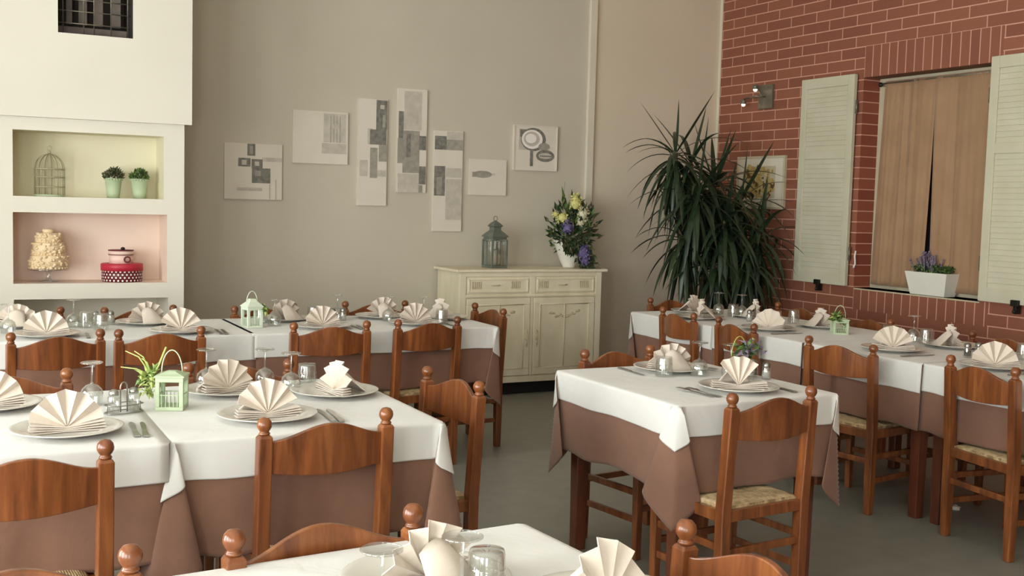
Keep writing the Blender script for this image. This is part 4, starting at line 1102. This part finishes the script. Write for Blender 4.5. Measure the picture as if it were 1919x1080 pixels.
# ------------------------------------------------------------------ niche objects
NY = 7.50; K = (NY / 7.35)
t = thing('bird_cage', 'small decorative wire birdcage in the upper niche, left', 'birdcage', (.575, NY, 1.4805))
bm = bmesh.new(); r = .088
for k in range(14):
    a = 2 * PI * k / 14; pts = [(r * math.cos(a), r * math.sin(a), 0), (r * math.cos(a), r * math.sin(a), .17)]
    pts += [(r * math.cos(b) * math.cos(a), r * math.cos(b) * math.sin(a), .17 + .095 * math.sin(b)) for b in [PI / 2 * j / 8 for j in range(1, 9)]]
    tube(bm, pts, .0026, 5)
for z in (.002, .06, .12, .17): tube(bm, [(r * math.cos(a), r * math.sin(a), z) for a in [2 * PI * k / 32 for k in range(32)]], .0036, 5, closed=True)
obj('wires', bm, 'wire', t)
bm = bmesh.new(); lathe(bm, [(0, 0), (r + .003, 0), (r + .003, .012), (0, .012)], 32); obj('base', bm, 'mint', t)
bm = bmesh.new(); sphere(bm, (0, 0, .275), .010); tube(bm, [(.014 * math.cos(a), 0, .30 + .014 * math.sin(a)) for a in [2 * PI * k / 14 for k in range(14)]], .002, 5, closed=True); obj('top_ring', bm, 'wire', t)
def pot(x, label, mats, seed):
    t = thing('potted_plant', label, 'potted plant', (x, NY, 1.4805), 0, 'potted plants in the upper niche')
    bm = bmesh.new(); lathe(bm, [(0, 0), (.038, 0), (.043, .04), (.053, .122), (.057, .124), (.055, .128), (.050, .122), (.046, .10), (0, .10)], 28)
    for k in range(20): sphere(bm, (.0545 * math.cos(2 * PI * k / 20), .0545 * math.sin(2 * PI * k / 20), .118), .006, 0, 4)
    obj('pot', bm, 'mint', t, smooth=True)
    rr = random.Random(seed); bm = bmesh.new()
    for k in range(330):
        th = rr.uniform(0, 2 * PI); ph_ = rr.uniform(0, 1.5); q_ = rr.uniform(.5, 1)
        p = Vector((.062 * q_ * math.sin(ph_) * math.cos(th), .062 * q_ * math.sin(ph_) * math.sin(th), .12 + .06 * q_ * math.cos(ph_)))
        leafquad(bm, p, (p - Vector((0, 0, .10))).normalized() * .022 + Vector((rr.gauss(0, .006),) * 3), .006, rr.randrange(len(mats)), up=Vector((rr.gauss(0, 1), rr.gauss(0, 1), .3)))
    obj('foliage', bm, mats, t)
pot(.953, 'reddish green plant in a mint pot, left of the two in the upper niche', ['leaf_brown', 'leaf_dark'], 1)
pot(1.114, 'bright green plant in a mint pot, right of the two in the upper niche', ['leaf_mid', 'leaf_mid', 'leaf_dark'], 2)

t = thing('cake_stand', 'low glass cake stand in the lower niche under the lace cake', 'cake stand', (.565, NY, .9455))
bm = bmesh.new(); lathe(bm, [(0, 0), (.06, 0), (.062, .006), (.02, .012), (.014, .03), (.014, .06), (.03, .07), (.12, .074), (.125, .08), (.12, .082), (0, .08)], 32); obj('stand', bm, 'glass', t, smooth=True)
t = thing('decorated_cake', 'cream tiered cake covered in icing flowers in the lower niche', 'cake', (.565, NY, 1.028))
tiers = [(.112, 0, .085), (.095, .085, .165), (.072, .165, .225)]
for rr_, z0, z1 in tiers:
    bm = bmesh.new(); lathe(bm, [(0, z0), (rr_, z0), (rr_ * .98, z1 - .006), (rr_ * .94, z1), (0, z1)], 36)
    rg = random.Random(int(rr_ * 1000))
    for k in range(46):
        a = rg.uniform(-PI, .3); z = rg.uniform(z0 + .008, z1 - .004); sphere(bm, (rr_ * math.cos(a), rr_ * math.sin(a), z), rg.uniform(.007, .013), 0, 5, .8)
    for k in range(30): sphere(bm, (rr_ * math.cos(2 * PI * k / 30), rr_ * math.sin(2 * PI * k / 30), z0 + .006), .007, 0, 4)
    obj('tier', bm, 'icing', t, smooth=True)
bm = bmesh.new(); lathe(bm, [(0, .225), (.035, .225), (.035, .245), (.03, .25), (0, .25)], 20); obj('top_ornament', bm, 'icing', t, smooth=True)
t = thing('hat_box', 'round crimson box with white dots in the lower niche', 'box', (1.005, NY, .9455))
bm = bmesh.new(); r = .125; lathe(bm, [(0, 0), (r, 0), (r, .075), (0, .075)], 44)
b_ = obj('body', bm, 'dark_red', t, smooth=False)
bm = bmesh.new()
for row in range(4):
    for k in range(30):
        a = 2 * PI * (k + .5 * (row % 2)) / 30; z = .010 + row * .019; n = 8; s = .0062
        cx, cy = math.cos(a), math.sin(a); e = r + .0008
        vs = [bm.verts.new((cx * e - cy * s * math.cos(2 * PI * j / n), cy * e + cx * s * math.cos(2 * PI * j / n), z + s * math.sin(2 * PI * j / n))) for j in range(n)]
        bm.faces.new(vs)
obj('dots', bm, 'white_dot', b_)
bm = bmesh.new(); lathe(bm, [(0, .070), (r + .005, .070), (r + .005, .112), (r + .001, .115), (0, .115)], 44); obj('lid', bm, 'red_card', t)
t = thing('small_round_box', 'small pale pink round box with dark rim, stacked on the crimson box', 'box', (.999, NY, .9455 + .1155))
bm = bmesh.new(); r = .073; lathe(bm, [(0, 0), (r, 0), (r, .058), (0, .058)], 36); obj('body', bm, 'pink_card', t)
bm = bmesh.new(); lathe(bm, [(0, .054), (r + .004, .054), (r + .004, .083), (0, .083)], 36); l_ = obj('lid', bm, 'pink_card', t)
bm = bmesh.new(); lathe(bm, [(r + .0045, .054), (r + .0055, .055), (r + .0045, .059)], 36); lathe(bm, [(r, .081), (r + .006, .081), (r + .006, .087), (0, .087)], 36); obj('rim', bm, 'dark_red', l_)
bm = bmesh.new(); tube(bm, [(.028 + .018 * math.cos(a), -r - .004, .028 + .018 * math.sin(a)) for a in [2 * PI * k / 16 for k in range(16)]], .005, 6, closed=True); obj('rosette', bm, 'dark_red', t)
bm = bmesh.new(); sphere(bm, (.012, 0, .094), .014, 0, 8, .8); obj('bow', bm, 'black', t)

# ------------------------------------------------------------------ big corner plant
t = thing('corner_plant', 'tall dark green dracaena with drooping strap leaves in the back corner', 'plant', (5.52, 7.45, 0))
bm = bmesh.new(); lathe(bm, [(0, 0), (.15, 0), (.16, .02), (.20, .34), (.215, .35), (.21, .38), (.19, .38), (.185, .33), (0, .33)], 32); pt_ = obj('pot', bm, 'terracotta', t, smooth=True)
bm = bmesh.new(); lathe(bm, [(0, .345), (.186, .34)], 24); obj('soil', bm, 'soil', pt_)
crowns = [(-.33, -.12, 1.95, 1.0, 60), (-.10, -.02, 1.88, 1.05, 50), (.10, -.08, 1.72, 1.0, 80), (.32, -.15, 1.60, .95, 75), (-.20, -.25, 1.62, 1.0, 70), (.05, -.30, 1.42, 1.0, 75), (.38, -.32, 1.30, .9, 65), (-.28, -.22, 1.28, .9, 50), (.22, -.36, 1.12, .9, 60), (-.02, -.3, 1.08, .9, 55)]
for i, (cx, cy, cz, sc, n) in enumerate(crowns):
    bm = bmesh.new(); rr = random.Random(40 + i)
    tube(bm, [(cx * .15, cy * .15, .33), (cx * .45, cy * .5, .33 + (cz - .33) * .4), (cx * .85, cy * .9, .33 + (cz - .33) * .8), (cx, cy, cz)], [.026, .022, .02, .016], 8)
    obj('trunk', bm, 'trunk', t, smooth=True)
    bm = bmesh.new()
    n = int(n * .8)
    for k in range(n):
        f = k / n   # 0 = newest, erect; 1 = oldest, hanging
        a = k * 2.39996 + rr.uniform(-.3, .3)
        el = rad(82 - 165 * f ** .55) + rr.uniform(-.15, .15)
        L = rr.uniform(.42, .66) * sc; w = rr.uniform(.017, .026)
        grav = (.30 + .5 * f) if el < rad(52) else rr.choice((.02, .04, .10))
        p = Vector((cx, cy, cz - .14 * f)); d = Vector((math.cos(a) * math.cos(el), math.sin(a) * math.cos(el), math.sin(el)))
        S = 9; prevs = None
        side = Vector((-math.sin(a), math.cos(a), 0))
        for s in range(S + 1):
            u = s / S; ww = w * (min(1, .45 + 2.2 * u) * (1 - u ** 3.2) + .02)
            nn = side.cross(d).normalized()
            wp = Vector((5.52, 7.45, 0)) + p
            if wp.x > XW - .03: p.x = XW - .03 - 5.52
            if wp.y > YB - .05: p.y = YB - .05 - 7.45
            l_ = [bm.verts.new(p - side * ww + nn * ww * .35), bm.verts.new(p), bm.verts.new(p + side * ww + nn * ww * .35)]
            if prevs:
                for q_ in range(2): bm.faces.new((prevs[q_], prevs[q_ + 1], l_[q_ + 1], l_[q_])).smooth = True
            prevs = l_
            p = p + d * (L / S); d = (d + Vector((0, 0, -grav * .42))).normalized()
    obj('leaf_crown', bm, 'leaf', t)

# scrap of paper under the brick wall table
bm = bmesh.new(); rr = random.Random(6); 
for k in range(5): leafquad(bm, (rr.gauss(0, .01), rr.gauss(0, .01), .012), (rr.gauss(0, .02), rr.gauss(0, .02), .012), .018, 0)
lathe(bm, [(0, 0), (.022, 0), (.016, .014), (0, .024)], 7)
o = obj('paper_scrap', bm, 'white_dot'); o.location = (4.62, 3.93, .0005); tag(o, 'crumpled white paper scrap on the floor under the brick wall table', 'paper')

# ------------------------------------------------------------------ light
w = bpy.data.worlds.new('daylight'); bpy.context.scene.world = w; w.use_nodes = True
bg = w.node_tree.nodes['Background']; bg.inputs[0].default_value = (.985, .99, .975, 1); bg.inputs[1].default_value = 17.0
def portal(loc, rot, sx, sy):
    l = bpy.data.lights.new('window_daylight', 'AREA'); l.shape = 'RECTANGLE'; l.size = sx; l.size_y = sy; l.cycles.is_portal = True
    o = bpy.data.objects.new('window_daylight', l); C.objects.link(o); o.location = loc; o.rotation_euler = rot
for a0, a1, z0, z1 in LW: portal((XL - .21, (a0 + a1) / 2, (z0 + z1) / 2), (0, -PI / 2, 0), z1 - z0, a1 - a0)
for a0, a1, z0, z1 in FILL_WIN: portal(((a0 + a1) / 2, YF - .21, (z0 + z1) / 2), (PI / 2, 0, 0), a1 - a0, z1 - z0)

# ------------------------------------------------------------------ camera
F, pit, rol, yaw = 2071.3, rad(4.4286), rad(1.5231), rad(27.1303)
fwd = Vector((math.sin(yaw) * math.cos(pit), math.cos(yaw) * math.cos(pit), -math.sin(pit)))
rt = Vector((math.cos(yaw), -math.sin(yaw), 0)); up = rt.cross(fwd)
r2 = rt * math.cos(rol) + up * math.sin(rol); u2 = up * math.cos(rol) - rt * math.sin(rol)
cam = bpy.data.cameras.new('camera'); co = bpy.data.objects.new('camera', cam); C.objects.link(co)
m = Matrix((r2, u2, -fwd)).transposed().to_4x4(); m.translation = (0, 0, 1.52); co.matrix_world = m
cam.sensor_width = 36; cam.lens = F / 1919 * 36; cam.clip_start = .05
sc = bpy.context.scene; sc.camera = co
sc.view_settings.view_transform = 'Standard'; sc.view_settings.look = 'None'; sc.view_settings.gamma = 1; sc.view_settings.exposure = 0.0
sc.view_settings.use_curve_mapping = False
sc.cycles.use_denoising = True; sc.cycles.max_bounces = 10; sc.cycles.transparent_max_bounces = 24; sc.cycles.diffuse_bounces = 6
sc.cycles.caustics_reflective = False; sc.cycles.caustics_refractive = False; sc.cycles.sample_clamp_indirect = 6
